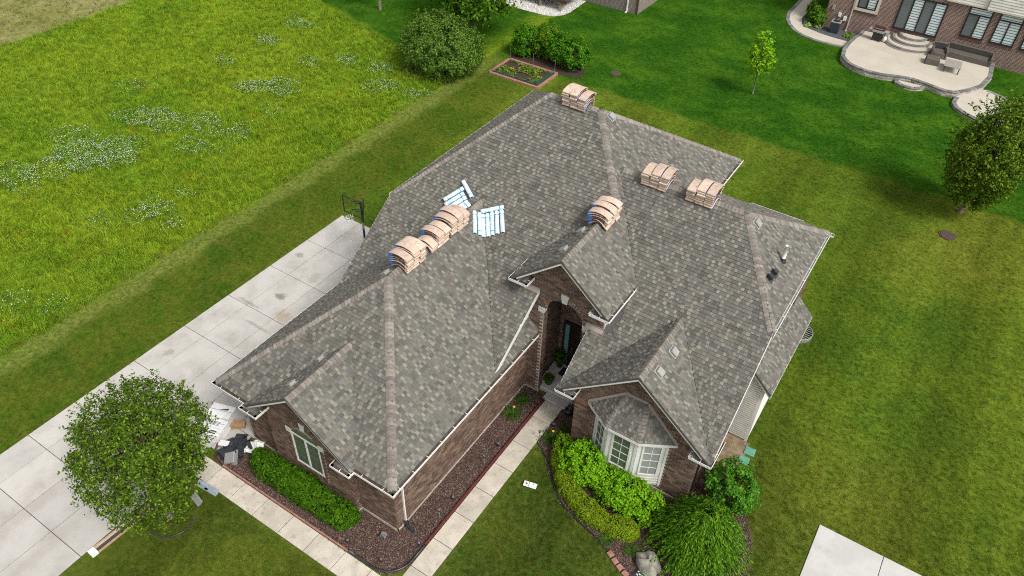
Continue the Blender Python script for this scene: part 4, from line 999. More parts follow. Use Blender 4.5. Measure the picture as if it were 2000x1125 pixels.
def shoots(cen, rad, n_, L, nl=14):
    Q = []; Nn = []; rad = np.array(rad)
    for i in range(n_):
        d = rng.normal(size=3); d[2] = abs(d[2])*.9-.25; d /= np.linalg.norm(d); p = np.array(cen)+d*rad*.9; dr = d*np.array((1, 1, .6))+np.array((0, 0, .45))+rng.normal(size=3)*.25; dr /= np.linalg.norm(dr)
        t = np.linspace(0, 1, nl)[:, None]; Q.append(p+dr*L*rng.uniform(.5, 1.2)*t+np.array((0, 0, -.15*L))*t**2+rng.normal(size=(nl, 3))*.035); Nn.append(rng.normal(size=(nl, 3))*.7+np.array((0, 0, .8)))
    return np.concatenate(Q), np.concatenate(Nn)
def tree(name, label, cat, base, cen, rad, ncl, nleaf, crad, size, cols, r0, shell=.5, group=None, lump=.22, ntips=16, taper=0.0, trunk='trunk', crown='crown', long=1.9, extra=None):
    root = empty(name, label, cat, group, base)
    Q, Nn, P = clumps(cen, rad, ncl, nleaf, crad, shell, lump, taper=taper)
    if extra is not None: Q = np.r_[Q, extra[0]]; Nn = np.r_[Nn, extra[1]]
    Q[:, 2] = np.maximum(Q[:, 2], .05)
    B = np.array(base)
    link(crown, leaf_mesh(crown, Q-B, Nn, size, cols, long=long), root)
    tips = P[rng.choice(len(P), min(ntips, len(P)), False)]-B
    limbs((0, 0, 0), (np.array(cen)-B)*np.array((1, 1, 1.05)), tips, r0, trunk, root)
    return root
GREEN_PEAR = [(.046,.080,.012),(.060,.102,.014),(.032,.056,.010),(.090,.140,.018),(.160,.215,.030),(.050,.080,.014)]
tree('ornamental_pear_tree', 'round leafy tree beside driveway in front of garage corner', 'tree', (-6.75,-3.55,0), (-6.62,-3.4,4.2), (2.15,2.15,2.2), 760, 40, .27, .056, GREEN_PEAR, .11, .38, ntips=34, lump=.34, extra=shoots((-6.62,-3.4,4.2), (2.2,2.2,2.25), 190, .55))
tree('shade_tree', 'tall dark green tree at right edge behind the lawn', 'tree', (14.3,34.9,0), (14.45,34.5,4.1), (2.15,2.15,3.4), 700, 40, .36, .078, [(.050,.086,.011),(.064,.108,.014),(.036,.064,.010),(.096,.146,.018),(.17,.215,.028)], .13, .4, lump=.30, taper=.12, ntips=26, extra=shoots((14.45,34.5,3.95), (2.5,2.5,3.6), 170, .65))
tree('sapling_tree', 'young bright green sapling on the lush back lawn', 'tree', (-.75,41.9,0), (-.72,41.5,3.15), (1.0,1.0,1.6), 90, 24, .28, .10, [(.15,.29,.015),(.19,.34,.02),(.12,.23,.012),(.23,.38,.02)], .05, .2, taper=.3, ntips=12, lump=.3)
tree('large_round_bush', 'large round grey-green bush at the edge of the field', 'bush', (-20.7,31.9,0), (-20.75,31.6,1.85), (3.35,3.0,2.2), 640, 36, .33, .085, [(.07,.12,.025),(.09,.15,.035),(.05,.09,.02),(.13,.20,.055),(.10,.16,.04)], .09, .6, ntips=20, trunk='stem', crown='foliage')
tree('spreading_tree', 'spreading tree cut off by the top edge behind the round bush', 'tree', (-22.6,38.2,0), (-22.3,37.6,4.6), (3.3,3.0,3.3), 430, 30, .5, .13, [(.05,.11,.012),(.07,.14,.018),(.035,.08,.010),(.10,.18,.02)], .16, .45, ntips=22)
tree('field_edge_tree', 'slim trunked tree at the top edge of the field', 'tree', (-31.8,37.6,0), (-31.8,37.6,6.2), (2.0,2.0,2.6), 160, 26, .5, .13, [(.05,.11,.012),(.07,.14,.018)], .10, .4)
tree('hedge_tree', 'dark tree behind the round bush at top edge', 'tree', (-25.6,40.5,0), (-25.6,40.3,3.2), (2.2,2.2,2.6), 220, 26, .5, .13, [(.03,.07,.010),(.045,.09,.012),(.025,.055,.008)], .12, .45)
GARD = [(.045,.13,.010),(.06,.16,.012),(.03,.095,.008),(.085,.20,.018)]
for i, (x, y, rx, rz_, lab, cc) in enumerate(((-17.35,37.5,1.05,1.25,'leftmost bright green shrub behind vegetable bed',GARD),(-15.75,38.2,1.15,1.3,'yellowish shrub in the middle behind vegetable bed',[(.075,.15,.012),(.10,.18,.015),(.06,.12,.01)]),(-14.35,37.75,1.15,1.25,'third dark green shrub from left behind vegetable bed',GARD),(-13.15,37.7,1.1,1.15,'rightmost bright green shrub behind vegetable bed',GARD))):
    tree('garden_shrub', lab, 'shrub', (x,y,0), (x,y,1.15), (rx,rx,rz_), 150, 30, .26, .085, cc, .05, .55, 'shrubs behind the vegetable bed', ntips=10, trunk='stem', crown='foliage')
# clipped yew hedge under the garage window
def box_cloud(n_, x0, x1, y0, y1, z0, z1, rnd=.35):
    c = np.array(((x0+x1)/2, (y0+y1)/2, (z0+z1)/2)); h = np.array(((x1-x0)/2, (y1-y0)/2, (z1-z0)/2))
    q = rng.normal(size=(n_, 3)); q /= np.linalg.norm(q, axis=1, keepdims=True)
    e = 3.2; k = (np.abs(q)**e).sum(1)**(-1/e); P = q*k[:, None]          # superellipsoid
    P *= (1-np.abs(rng.normal(size=(n_, 1)))*.10); Nn = np.sign(q)*np.abs(q)**(e-1)/h+rng.normal(size=(n_, 3))*.45
    P = P*h; bump = .06*np.sin(P[:, :1]*3.1+1)+.05*np.sin(P[:, 1:2]*5+P[:, :1]*2.3); P = P*(1+bump)*(1-.16*np.clip(np.sin(P[:, :1]*8.3+P[:, 2:3]*5)*np.sin(P[:, 1:2]*9.1+P[:, 2:3]*7+1)*1.6-.35, 0, 1))
    return P+c, Nn+np.array((0, 0, .35))
def hedge(name, label, cat, base, P, Nn, size, cols, stems, long=1.9, core=None):
    root = empty(name, label, cat, None, base); B = np.array(base)
    link('foliage', leaf_mesh('foliage', P-B, Nn, size, cols, long=long), root)
    m = MB()
    for s in stems: s = np.array(s)-B; m.tube([s, s+(rng.normal()*.05, rng.normal()*.05, .45)], [.02, .012], 6)
    obj('stem', m, 'bark', root, True)
    return root
P, Nn = box_cloud(15000, -6.0, -.75, -.72, .34, .05, 1.08)
P2, N2 = box_cloud(3000, -5.85, -.9, -.6, .22, .05, .9)
hedge('yew_hedge', 'long clipped dark green hedge under the garage window', 'hedge', (-3.4,-.2,0), np.r_[P, P2], np.r_[Nn, N2], .052, [(.034,.082,.006),(.048,.108,.008),(.024,.060,.005),(.075,.150,.010)], [(-5.4+.55*k, -.2, 0) for k in range(9)], 2.4)
CHAR = [(.125,.27,.012),(.155,.315,.016),(.095,.215,.010),(.20,.36,.025)]
tree('chartreuse_shrub', 'bright lime green shrub left of the bay window', 'shrub', (4.9,6.75,0), (4.95,6.72,.68), (1.15,.88,.72), 330, 28, .17, .062, CHAR, .04, .3, 'lime shrubs below the bay window', lump=.16, ntips=8, trunk='stem', crown='foliage', long=1.5)
tree('chartreuse_shrub', 'bright lime green shrub below the bay window middle', 'shrub', (6.9,6.45,0), (6.95,6.42,.62), (1.55,.82,.66), 360, 28, .17, .062, CHAR, .04, .3, 'lime shrubs below the bay window', lump=.16, ntips=8, trunk='stem', crown='foliage', long=1.5)
# low curved boxwood band
path = np.array([(3.75,7.1),(3.95,6.6),(4.3,6.15),(4.75,5.75),(5.3,5.42),(5.9,5.2),(6.6,5.12),(7.3,5.2),(7.95,5.5)])
def along(path, n_, w_, h, taper=True):
    d = np.r_[0, np.cumsum(np.linalg.norm(np.diff(path, axis=0), axis=1))]; t = rng.uniform(0, d[-1], n_)
    x = np.interp(t, d, path[:, 0]); y = np.interp(t, d, path[:, 1]); e = .05
    tx = np.interp(t+e, d, path[:, 0])-np.interp(t-e, d, path[:, 0]); ty = np.interp(t+e, d, path[:, 1])-np.interp(t-e, d, path[:, 1]); l = np.hypot(tx, ty)
    a = rng.uniform(0, math.pi, n_); rr = 1-np.abs(rng.normal(size=n_))*.12
    en = np.sqrt(np.clip(1-np.maximum(0, 1-np.minimum(t, d[-1]-t)/.35)**2, .05, 1)); rr = rr*en*(1+.10*np.sin(t*4.7)+.06*np.sin(t*11))
    ca = np.sign(np.cos(a))*np.abs(np.cos(a))**.7; sa = np.abs(np.sin(a))**.7
    P = np.c_[x-ty/l*ca*w_*rr, y+tx/l*ca*w_*rr, .04+sa*h*rr]; Nn = np.c_[-ty/l*np.cos(a), tx/l*np.cos(a), np.sin(a)]+rng.normal(size=(n_, 3))*.5
    return P, Nn
P, Nn = along(path, 15000, .42, .58)
hedge('boxwood_border', 'low curved olive green border hedge round the lime shrubs', 'hedge', (5.9,5.3,0), P, Nn, .04, [(.14,.20,.012),(.18,.24,.015),(.11,.16,.012),(.21,.21,.03),(.13,.22,.012)], [(x, y, 0) for x, y in path], 1.6)
P, Nn, _ = clumps((3.72,7.12,.5), (.38,.38,.5), 70, 30, .12, .6, .1)
hedge('round_boxwood', 'small round olive shrub at the end of the border hedge by entry walk', 'shrub', (3.72,7.12,0), np.c_[P[:, :2], np.maximum(P[:, 2], .03)], Nn, .045, [(.09,.15,.012),(.12,.20,.015),(.07,.12,.01)], [(3.72,7.12,0)], 1.6)
tree('viburnum_shrub', 'rounded mid green shrub at the right front house corner', 'shrub', (10.1,8.7,0), (10.08,8.65,1.05), (1.02,1.0,1.12), 230, 30, .17, .065, [(.055,.15,.018),(.075,.19,.028),(.04,.115,.014),(.10,.23,.04)], .05, .65, lump=.1, ntips=8, trunk='stem', crown='foliage', long=1.5)
# weeping tree: arching strands of narrow leaves
def weeping(cen, rx, h, nstr, nl):
    Q = []; Nn = []; UU = []
    for i in range(nstr):
        a = rng.uniform(0, 2*math.pi); r1 = rx*rng.uniform(.35, 1.05); z0 = h*rng.uniform(.72, 1.0)*(1-.35*(r1/rx)**2); t = np.linspace(.12, 1, nl)
        rr = r1*(t**.75); zz = z0+.25*h*np.sin(t*1.4)*(1-t)-(z0-.12*rng.uniform(.5, 2.5))*t**2.3
        a2 = a+rng.normal()*.25*t; Q.append(np.c_[cen[0]+rr*np.cos(a2), cen[1]+rr*np.sin(a2), zz]+rng.normal(size=(nl, 3))*.035); g_ = np.gradient(Q[-1]*0+np.c_[rr*np.cos(a2), rr*np.sin(a2), zz], axis=0); UU.append(g_+rng.normal(size=(nl, 3))*.012)
        Nn.append(np.c_[np.cos(a2)*.8, np.sin(a2)*.8, .7+0*t]+rng.normal(size=(nl, 3))*.45)
    return np.concatenate(Q), np.concatenate(Nn), np.concatenate(UU)
Q, Nn, UU = weeping((9.85,6.2), 1.95, 2.5, 560, 46); Q[:, 2] = np.maximum(Q[:, 2], .04)
root = empty('weeping_shrub', 'large weeping green shrub at the front right corner of the bed', 'shrub', None, (9.85,6.2,0))
link('foliage', leaf_mesh('foliage', Q-np.array((9.85,6.2,0)), Nn, .04, [(.045,.115,.010),(.065,.155,.014),(.03,.085,.008),(.095,.20,.018),(.13,.20,.02)], long=3.4, U=UU), root)
limbs((0,0,0), (0,0,1.7), [(.8*math.cos(a), .8*math.sin(a), 1.5) for a in np.arange(0, 6.2, .9)], .07, 'trunk', root)
# strap-leaved day lilies
def lily(x, y, label, s=1.0, n_=70, flower=None, cols=((.05,.11,.012),(.07,.14,.018),(.035,.085,.010))):
    root = empty('daylily_clump', label, 'plant', 'strap-leaved clumps in the beds', (x, y, 0)); m = MB()
    for i in range(n_):
        a = rng.uniform(0, 2*math.pi); L = s*rng.uniform(.35, .62); wd = .012*s*1.3; p = []; b0 = np.array((rng.normal()*.06*s, rng.normal()*.06*s, 0)); sd = np.array((-math.sin(a), math.cos(a), 0))
        for t in (0, .35, .7, 1.0): p.append(b0+np.array((math.cos(a), math.sin(a), 0))*L*t*.85+np.array((0, 0, L*(1.15*t-.95*t*t)+.01)))
        m.cur = tuple(np.array(cols[rng.integers(len(cols))])*rng.uniform(.8, 1.2))
        for k in range(3):
            w0, w1 = wd*(1-.25*k), wd*(1-.25*(k+1))+.001; m.face([p[k]-sd*w0, p[k]+sd*w0, p[k+1]+sd*w1, p[k+1]-sd*w1])
    obj('leaves', m, 'leaf', root)
    if flower:
        m = MB(); m.tube([(.05,.02,0), (.08,.03,.5*s)], .006, 5); fz = obj('flower_stalk', m, 'sod_green', root); m = MB(); m.lathe([(.0,0),(.04,.02),(.055,.055),(.05,.06),(0,.03)], (.08,.03,.5*s), 10); obj('flower', m, 'flower_yellow', fz, True)
    return root
lily(1.0, 7.55, 'green strap-leaved clump with yellow bloom beside the garage wall', 1.05, 110, True)
lily(.95, 8.45, 'strap-leaved clump in the bed corner below the entry pier', .9, 80)
lily(2.98, 7.42, 'strap-leaved clump with yellow bloom right of the entry walk', .95, 90, True)
lily(3.25, 8.05, 'small strap-leaved clump against the wall right of the walk', .7, 60)
lily(7.05, 4.62, 'tufted grassy clump at the bed edge left of the boulder', .75, 80)
lily(8.0, 4.75, 'tufted grassy clump beside the boulder', .75, 80)
# ---------------------------------------------------------------- things round the house
def rot_obj(name, label, cat, loc, rz=0, group=None): return empty(name, label, cat, group, loc, None, rz)
# edging
m = MB(); m.bbox(1.675, 1.735, .75, 9.0, .0, .16, .006); tag(obj('bed_edging', m, 'red_edge'), 'straight dark red edging between mulch bed and side walk', 'edging')
pts = [(x, y, .085) for x, y in [(1.70, .72)]+[(.75+.95*math.cos(R(a)), .06+.98*math.sin(R(a))) for a in range(0, -91, -9)]+[(.2, -.93), (-.4, -.93)]]
m = MB(); m.tube(pts, .04, 8); tag(obj('bed_edging', m, 'black_plastic', None, True), 'black curved edging at the rounded mulch bed corner', 'edging')
m = MB()
m.bbox(-6.9, -.45, -.985, -.925, 0, .10, .006); tag(obj('bed_edging', m, 'terracotta'), 'reddish straight edging between hedge bed and front walk', 'edging')
m = MB(); m.tube([(x, y, .05) for x, y in [(-6.9, -.955), (-7.4, -.86), (-7.75, -.6), (-7.93, -.32), (-7.4, .12), (-6.95, .47)]], .028, 6); tag(obj('bed_edging', m, 'red_edge', None, True), 'red edging round the bed end behind the black vents', 'edging')
pts = [(x, y, .06) for x, y in BED_BAY[1:13]]
m = MB(); m.tube(pts, .028, 6); tag(obj('bed_edging', m, 'black_plastic', None, True), 'black edging curving along the bay window bed', 'edging')
root = empty('brick_border', 'pinkish paver border at the bed edge left of the boulder', 'border', None, (7.9, 3.9, 0))
for k, (x, y, a) in enumerate(((7.42, 4.2, -25), (7.68, 4.05, -30), (7.93, 3.93, -25), (8.2, 3.82, -20), (8.47, 3.72, -20), (8.75, 3.64, -12), (9.02, 3.6, -5))):
    m = MB(); m.bbox(-.11, .11, -.10, .10, 0, .11, .012); o = obj('paver', m, 'terracotta', root); o.location = (x-7.9, y-3.9, 0); o.rotation_euler.z = R(a)
# boulder
def rock(name, loc, rad, n_=18, mat='stone', parent=None):
    m = MB(); V = []; F = []; ph = rng.uniform(0, 6, 6)
    for i in range(10):
        th = math.pi*i/9
        for k in range(n_):
            a = 2*math.pi*k/n_; d = 1+.16*math.sin(2*a+ph[0])+.09*math.sin(3*a+ph[1]+th*2)+.06*math.sin(5*a+ph[2])+.05*math.sin(4*th+ph[3])
            V.append((rad[0]*math.sin(th)*math.cos(a)*d, rad[1]*math.sin(th)*math.sin(a)*d, max(-.02, rad[2]*(.45+.62*math.cos(th))*d)))
    for i in range(9):
        for k in range(n_): F.append((i*n_+k, (i+1)*n_+k, (i+1)*n_+(k+1)%n_, i*n_+(k+1)%n_))
    m.idx(V, F); o = obj(name, m, mat, parent, True); o.location = loc
    return o
b_ = rock('boulder', (8.72, 4.55, 0), (.62, .36, .42)); b_.rotation_euler.z = R(-18); tag(b_, 'large grey tan boulder in front of the weeping shrub', 'boulder')
# bag of soil
root = rot_obj('soil_bag', 'black bag with green printing lying below the boulder', 'bag', (8.82, 3.98, .02), R(-22))
m = MB(); V = []; F = []; nx, ny = 12, 8
for i in range(nx+1):
    for j in range(ny+1):
        u, v = i/nx*2-1, j/ny*2-1; V.append((.42*u, .24*v, .03+.13*((1-u**4)*(1-v**4))**.6+.012*math.sin(7*u+3*v)))
for i in range(nx):
    for j in range(ny): F.append((i*(ny+1)+j, (i+1)*(ny+1)+j, (i+1)*(ny+1)+j+1, i*(ny+1)+j+1))
m.idx(V, F); obj('bag_skin', m, 'bag_black', root, True)
def bz(u, v): return .036+.13*((1-u**4)*(1-v**4))**.6+.012*math.sin(7*u+3*v)
def decal(x0, x1, y0, y1, mat, name, par=root):
    m = MB(); k = 4
    for i in range(k):
        xa, xb = x0+(x1-x0)*i/k, x0+(x1-x0)*(i+1)/k; m.face([(xa, y0, bz(xa/.42, y0/.24)), (xb, y0, bz(xb/.42, y0/.24)), (xb, y1, bz(xb/.42, y1/.24)), (xa, y1, bz(xa/.42, y1/.24))])
    obj(name, m, mat, par)
decal(-.30, .12, .10, .15, 'bag_green', 'printed_stripe'); decal(.05, .12, -.14, .09, 'bag_green', 'printed_stripe')
for x, y, w_ in ((-.30, .02, .05), (-.20, -.02, .06), (-.10, .01, .09), (-.26, -.1, .08), (-.08, -.11, .07)): decal(x, x+w_, y-.02, y+.02, 'box_white', 'printed_mark')
# lawn card
root = rot_obj('lawn_card', 'white printed card lying on the grass beside the walk', 'card', (3.50, 5.02, .09), R(14))
m = MB(); m.bbox(-.26, .26, -.115, .115, 0, .03, .004); obj('card_face', m, 'box_white', root)
m = MB(); m.box(-.055, -.035, -.11, .11, .0302, .032); obj('divider', m, 'ink', root)
m = MB(); m.face([(-.21, .0, .033), (-.11, -.04, .033), (-.10, .01, .033), (-.16, .06, .033)]); obj('printed_mark', m, 'ink', root)
m = MB(); m.face([(.08, .05, .033), (.14, .03, .033), (.14, .07, .033), (.10, .075, .033)]); obj('printed_mark', m, 'ink', root)
for k in range(3):
    m = MB(); m.face([(-.01+.08*k, -.075, .033), (.045+.08*k, -.08, .033), (.045+.08*k, -.062, .033), (-.01+.08*k, -.057, .033)]); obj('printed_mark', m, 'vent_grey', root)
# green valve box lids
for x, y, lab in ((9.98, 11.45, 'green square pad nearer the house siding'), (9.92, 10.9, 'green square pad nearer the house corner gutter')):
    m = MB(); m.bbox(-.21, .21, -.2, .2, 0, .05, .012); o = obj('green_pad', m, 'sod_green'); o.location = (x+.05, y, .0); o.rotation_euler.z = R(4); tag(o, lab, 'pad', 'green pads beside the house')
# covers in the lawn
for x, y, r, lab in ((14.1, 32.0, .45, 'round brown utility cover on the lawn left of the shade tree'), (-10.2, 38.8, .4, 'round dark utility cover on the lawn near the garden shrubs')):
    m = MB(); m.lathe([(0, .07), (r*.82, .07), (r*.84, .05), (r, .05), (r, 0)], (0, 0, 0), 22); o = obj('utility_cover', m, 'iron', None); o.location = (x, y, 0); tag(o, lab, 'cover', 'utility covers in the lawn')
# cartons by the garage corner
def carton(x, y, z, lx, ly, lz, rz, label, name='carton', mat='box_white', marks=(), cut=False):
    root = rot_obj(name, label, 'carton', (x, y, z), R(rz), 'packing by the garage corner')
    m = MB(); m.bbox(-lx/2, lx/2, -ly/2, ly/2, 0, lz, .008); obj('box', m, mat, root)
    m = MB(); m.box(-lx/2+.01, lx/2-.01, -.012, .012, lz+.0005, lz+.003); obj('tape_seam', m, 'vent_grey' if mat == 'box_white' else 'cardboard', root)
    for (a, b, c, d) in marks:
        m = MB(); m.box(a*lx, b*lx, c*ly, d*ly, lz+.001, lz+.004); obj('printed_mark', m, 'ink', root)
    if cut:
        m = MB(); m.prism([(-.1, .02, lz+.004), (.26, .06, lz+.004), (.28, .17, lz+.004)], (0, 0, -.003)); obj('cut_out', m, 'black_plastic', root)
lines = [(-.35, .25, -.3+.13*k, -.26+.13*k) for k in range(4)]
carton(-8.62, .62, .045, 1.0, .62, .58, 18, 'white carton with dark cut-out on the driveway beside the garage', cut=True)
carton(-8.42, .10, .045, .98, .42, .50, 16, 'white printed carton in the middle of the driveway pile', marks=lines)
carton(-8.32, -.28, .045, .95, .34, .42, 17, 'white printed carton nearest the walk in the driveway pile', marks=[(-.38, -.1, -.3, .3), (.0, .3, -.25, -.1), (.0, .3, .05, .2)])
carton(-8.98, -.22, .045, .42, .5, .30, 24, 'white carton under the tree at the end of the driveway pile', marks=[(-.4, -.1, -.3, .2), (0, .2, -.3, -.1), (.1, .4, .1, .3)])
carton(-7.86, .72, .045, .55, .30, .22, 38, 'small brown cardboard box against the garage corner', mat='cardboard')
# black vents tipped in a heap
def heap_vent(x, y, z, rx, ry, rz, s, label, mat='black_plastic'):
    root = rot_obj('box_vent', label, 'roof vent', (x, y, z)); root.rotation_euler = (R(rx), R(ry), R(rz)); root['group'] = 'unused roof vents heaped by the hedge'
    m = MB(); m.bbox(-s*.65, s*.65, -s*.65, s*.65, 0, .014, .003); obj('flange', m, mat, root)
    m = MB(); V = [(a*s*.42, b*s*.42, .012) for a, b in ((-1,-1),(1,-1),(1,1),(-1,1))]+[(a*s*.42, b*s*.42, .10) for a, b in ((-1,-1),(1,-1),(1,1),(-1,1))]+[(a*s*.5, b*s*.5, .11) for a, b in ((-1,-1),(1,-1),(1,1),(-1,1))]+[(a*s*.43, b*s*.43, .155) for a, b in ((-1,-1),(1,-1),(1,1),(-1,1))]
    F = [(12,13,14,15)]
    for l in range(3):
        for k in range(4): F.append((l*4+k, l*4+(k+1)%4, (l+1)*4+(k+1)%4, (l+1)*4+k))
    m.idx(V, F); obj('hood', m, mat, root)
hv = [(-7.30,.28,.05,8,-12,20,.4,'black roof vent at the top of the heap beside the red edging'),(-7.02,.05,.16,15,18,50,.42,'black roof vent lying on the heap nearest the garage wall'),(-7.42,-.08,.06,-10,6,70,.4,'black roof vent at the left of the heap near the cartons'),(-7.12,-.32,.12,20,-8,35,.42,'black roof vent in the middle of the heap'),(-6.82,-.18,.08,-14,16,10,.42,'black roof vent of the heap touching the hedge end'),(-7.30,-.52,.05,6,14,85,.42,'black roof vent of the heap nearest the walk edging'),(-6.72,.18,.06,12,-20,60,.38,'black roof vent of the heap below the white wrapping')]
for h in hv: heap_vent(*h)
heap_vent(-6.86, -.56, .10, 24, -22, 30, .46, 'grey metal roof vent upturned at the front of the heap', 'galv')
m = MB(); m.bbox(-.19, .19, -.13, .13, 0, .05, .004); o = obj('small_white_box', m, 'box_white'); o.location = (-7.52, -.30, .26); o.rotation_euler = (R(-8), R(6), R(28)); tag(o, 'small white box lying on the black vents', 'box')
m = MB(); V = []; F = []
for i in range(7):
    for j in range(6): V.append((-.34+.113*i, -.28+.11*j, .16+.09*math.sin(i*1.3+j*.8)+.06*math.sin(j*1.9)))
for i in range(6):
    for j in range(5): F.append((i*6+j, (i+1)*6+j, (i+1)*6+j+1, i*6+j+1))
m.idx(V, F); o = obj('crumpled_wrap', m, 'box_white'); o.location = (-6.38, .30, .12); o.rotation_euler = (R(10), R(-14), R(22)); tag(o, 'crumpled white wrapping between hedge and garage wall', 'wrapping')
sol = o.modifiers.new('thick', 'SOLIDIFY'); sol.thickness = .008
# long open carton of drip edge at the driveway side
root = rot_obj('drip_edge_carton', 'long open brown carton on the grass along the driveway edge', 'carton', (-7.70, -4.85, .02), R(-3))
m = MB(); m.box(-.15, -.135, -1.2, 1.2, 0, .12); m.box(.135, .15, -1.2, 1.2, 0, .12); m.box(-.135, .135, -1.2, 1.2, 0, .01); obj('carton_tray', m, 'lumber', root)
m = MB(); m.box(-.02, .1, -1.1, 1.18, .011, .10); obj('metal_strips', m, 'ac_body', root)
m = MB(); m.box(-.13, -.025, -1.1, 1.18, .011, .075); obj('inner_flap', m, 'kraft', root)
m = MB(); m.bbox(-.155, .155, -1.26, -1.02, 0, .128, .01); obj('end_wrap', m, 'box_white', root)
# bent metal pieces under the tree
def metal_piece(x, y, rz, L, lab, mat='steel_blue'):
    m = MB(); m.obox((0, -.05, .05), (1, 0, 0), (0, 1, 0), (0, 0, 1), L, .12, .012); m.obox((0, .06, .10), (1, 0, 0), (0, .75, .66), (0, -.66, .75), L, .15, .012); m.obox((0, -.115, .085), (1, 0, 0), (0, 0, 1), (0, -1, 0), L, .07, .012)
    o = obj('flashing_offcut', m, mat); o.location = (x, y, .02); o.rotation_euler.z = R(rz); tag(o, lab, 'metal offcut', 'metal offcuts under the front tree')
metal_piece(-6.35, -1.98, 3, .62, 'blue-grey metal offcut on the grass at the walk edge'); metal_piece(-6.78, -2.02, 5, .55, 'blue-grey metal offcut beneath the tree crown'); metal_piece(-6.50, -2.55, -12, .6, 'pale bent metal offcut lying lower under the tree crown', 'galv')
pts = [(-6.7+.85*math.cos(t), -3.55+.8*math.sin(t), .04) for t in np.linspace(-2.6, .6, 22)]
m = MB(); m.tube(pts, .03, 6); tag(obj('tree_ring', m, 'black_plastic', None, True), 'black edging ring round the front tree base', 'edging')
# garden lights
def spot(x, y, rz, label, stake=False, panel=False):
    root = rot_obj('garden_light', label, 'garden light', (x, y, .02), R(rz), 'small lights in the mulch beds')
    m = MB(); m.tube([(0, 0, 0), (0, 0, .22 if not stake else .5)], .011, 6); obj('stake', m, 'sod_green' if stake else 'black_metal', root)
    m = MB(); z = .2 if not stake else .5; m.lathe([(.0, -.05), (.045, -.05), (.06, .05), (.05, .07), (0, .07)], (0, 0, z), 12); obj('lamp_head', m, 'black_plastic', root, True)
    m = MB(); m.lathe([(0, .073), (.046, .073)], (0, 0, z), 12); obj('lens', m, 'lamp_glass', root)
    if panel:
        m = MB(); m.obox((0, .05, .22), (1, 0, 0), (0, .9, .4), (0, -.4, .9), .22, .20, .02); obj('solar_panel', m, 'lamp_glass', root)
spot(.30, .12, 10, 'solar garden light with dark panel in the mulch by the garage corner', False, True)
spot(.85, -.62, 40, 'black garden light at the rounded mulch bed corner'); spot(1.55, .62, 70, 'black garden light where the curved edging meets the red edging')
spot(1.45, 2.82, 20, 'black garden light halfway along the red edging'); spot(1.46, 1.95, 0, 'green staked light near the downspout along red edging', True); spot(1.46, 4.85, 60, 'tall staked light along the upper red edging', True); spot(1.47, 5.85, 30, 'black garden light at the upper end of red edging'); spot(2.62, 7.12, 0, 'globe garden light where the walk meets the bay bed', True); spot(2.80, 7.95, 0, 'small light beside the walk near the porch step')
spot(-.62, -.72, 0, 'black garden light between hedge end and front walk')
# porch things
root = rot_obj('potted_plant', 'tall dark pot with leafy plant beside the front door', 'potted plant', (1.33, 10.92, .252))
m = MB(); m.lathe([(0, 0), (.13, 0), (.19, .38), (.20, .42), (.17, .42), (.16, .36), (0, .36)], (0, 0, 0), 18); obj('pot', m, 'black_plastic', root, True)
Q, Nn, _ = clumps((0, 0, .68), (.3, .3, .3), 40, 14, .10, .3, .2); link('foliage', leaf_mesh('foliage', Q, Nn, .075, [(.03,.07,.012),(.045,.09,.015)]), root)
root = rot_obj('topiary_ball', 'clipped green ball in a low pot on the porch corner', 'potted plant', (1.45, 9.78, .252))
m = MB(); m.lathe([(0, 0), (.14, 0), (.18, .16), (.15, .16), (0, .13)], (0, 0, 0), 16); obj('pot', m, 'black_plastic', root, True)
Q, Nn, _ = clumps((0, 0, .32), (.21, .21, .2), 90, 26, .05, .8, .03); link('foliage', leaf_mesh('foliage', Q, Nn, .03, [(.05,.09,.012),(.065,.11,.015),(.035,.065,.01)]), root)
m = MB(); m.bbox(1.52, 2.5, 10.45, 10.95, .252, .268, .004); tag(obj('doormat', m, 'mat_dark'), 'dark doormat before the front door', 'doormat')
root = rot_obj('hose_pot', 'black hose pot tucked against the wall by the porch step', 'pot', (2.95, 8.95, .02)); m = MB(); m.lathe([(0, 0), (.15, 0), (.2, .1), (.2, .25), (.15, .32), (.1, .32), (.09, .2), (0, .2)], (0, 0, 0), 16); obj('pot', m, 'black_plastic', root, True); m = MB(); m.tube([(.13*math.cos(t), .13*math.sin(t), .30+.004*t) for t in np.linspace(0, 14, 60)], .014, 5); obj('coiled_hose', m, 'black_metal', root, True)
# basketball hoop
root = rot_obj('basketball_hoop', 'black basketball hoop on a pole at the far end of the driveway', 'basketball hoop', (-10.92, 12.05, .04))
m = MB(); m.tube([(0, 0, 0), (0, 0, 3.45)], .055, 10); obj('pole', m, 'black_metal', root, True)
for dx in (-.12, .12):
    m = MB(); m.tube([(dx, 0, 3.4), (dx, -.5, 3.65)], .024, 6); m.tube([(dx, 0, 2.95), (dx, -.5, 3.2)], .024, 6); obj('arm', m, 'black_metal', root)
m = MB(); m.tube([(0, .22, 3.5), (0, .02, 2.1)], .03, 6); obj('brace', m, 'black_metal', root)
m = MB()
for a, b in (((-.6, -.55, 2.95), (.6, -.55, 2.95)), ((-.6, -.55, 3.9), (.6, -.55, 3.9)), ((-.6, -.55, 2.95), (-.6, -.55, 3.9)), ((.6, -.55, 2.95), (.6, -.55, 3.9))): m.tube([a, b], .028, 6)
obj('backboard_frame', m, 'black_metal', root)
mt, n_, b_ = new_mat('clear_board'); b_.inputs['Base Color'].default_value = (.9, .95, .95, 1); b_.inputs['Roughness'].default_value = .05; b_.inputs['Transmission Weight'].default_value = 1.0; b_.inputs['IOR'].default_value = 1.1
m = MB(); m.box(-.59, .59, -.555, -.545, 2.96, 3.89); obj('backboard', m, 'clear_board', root)
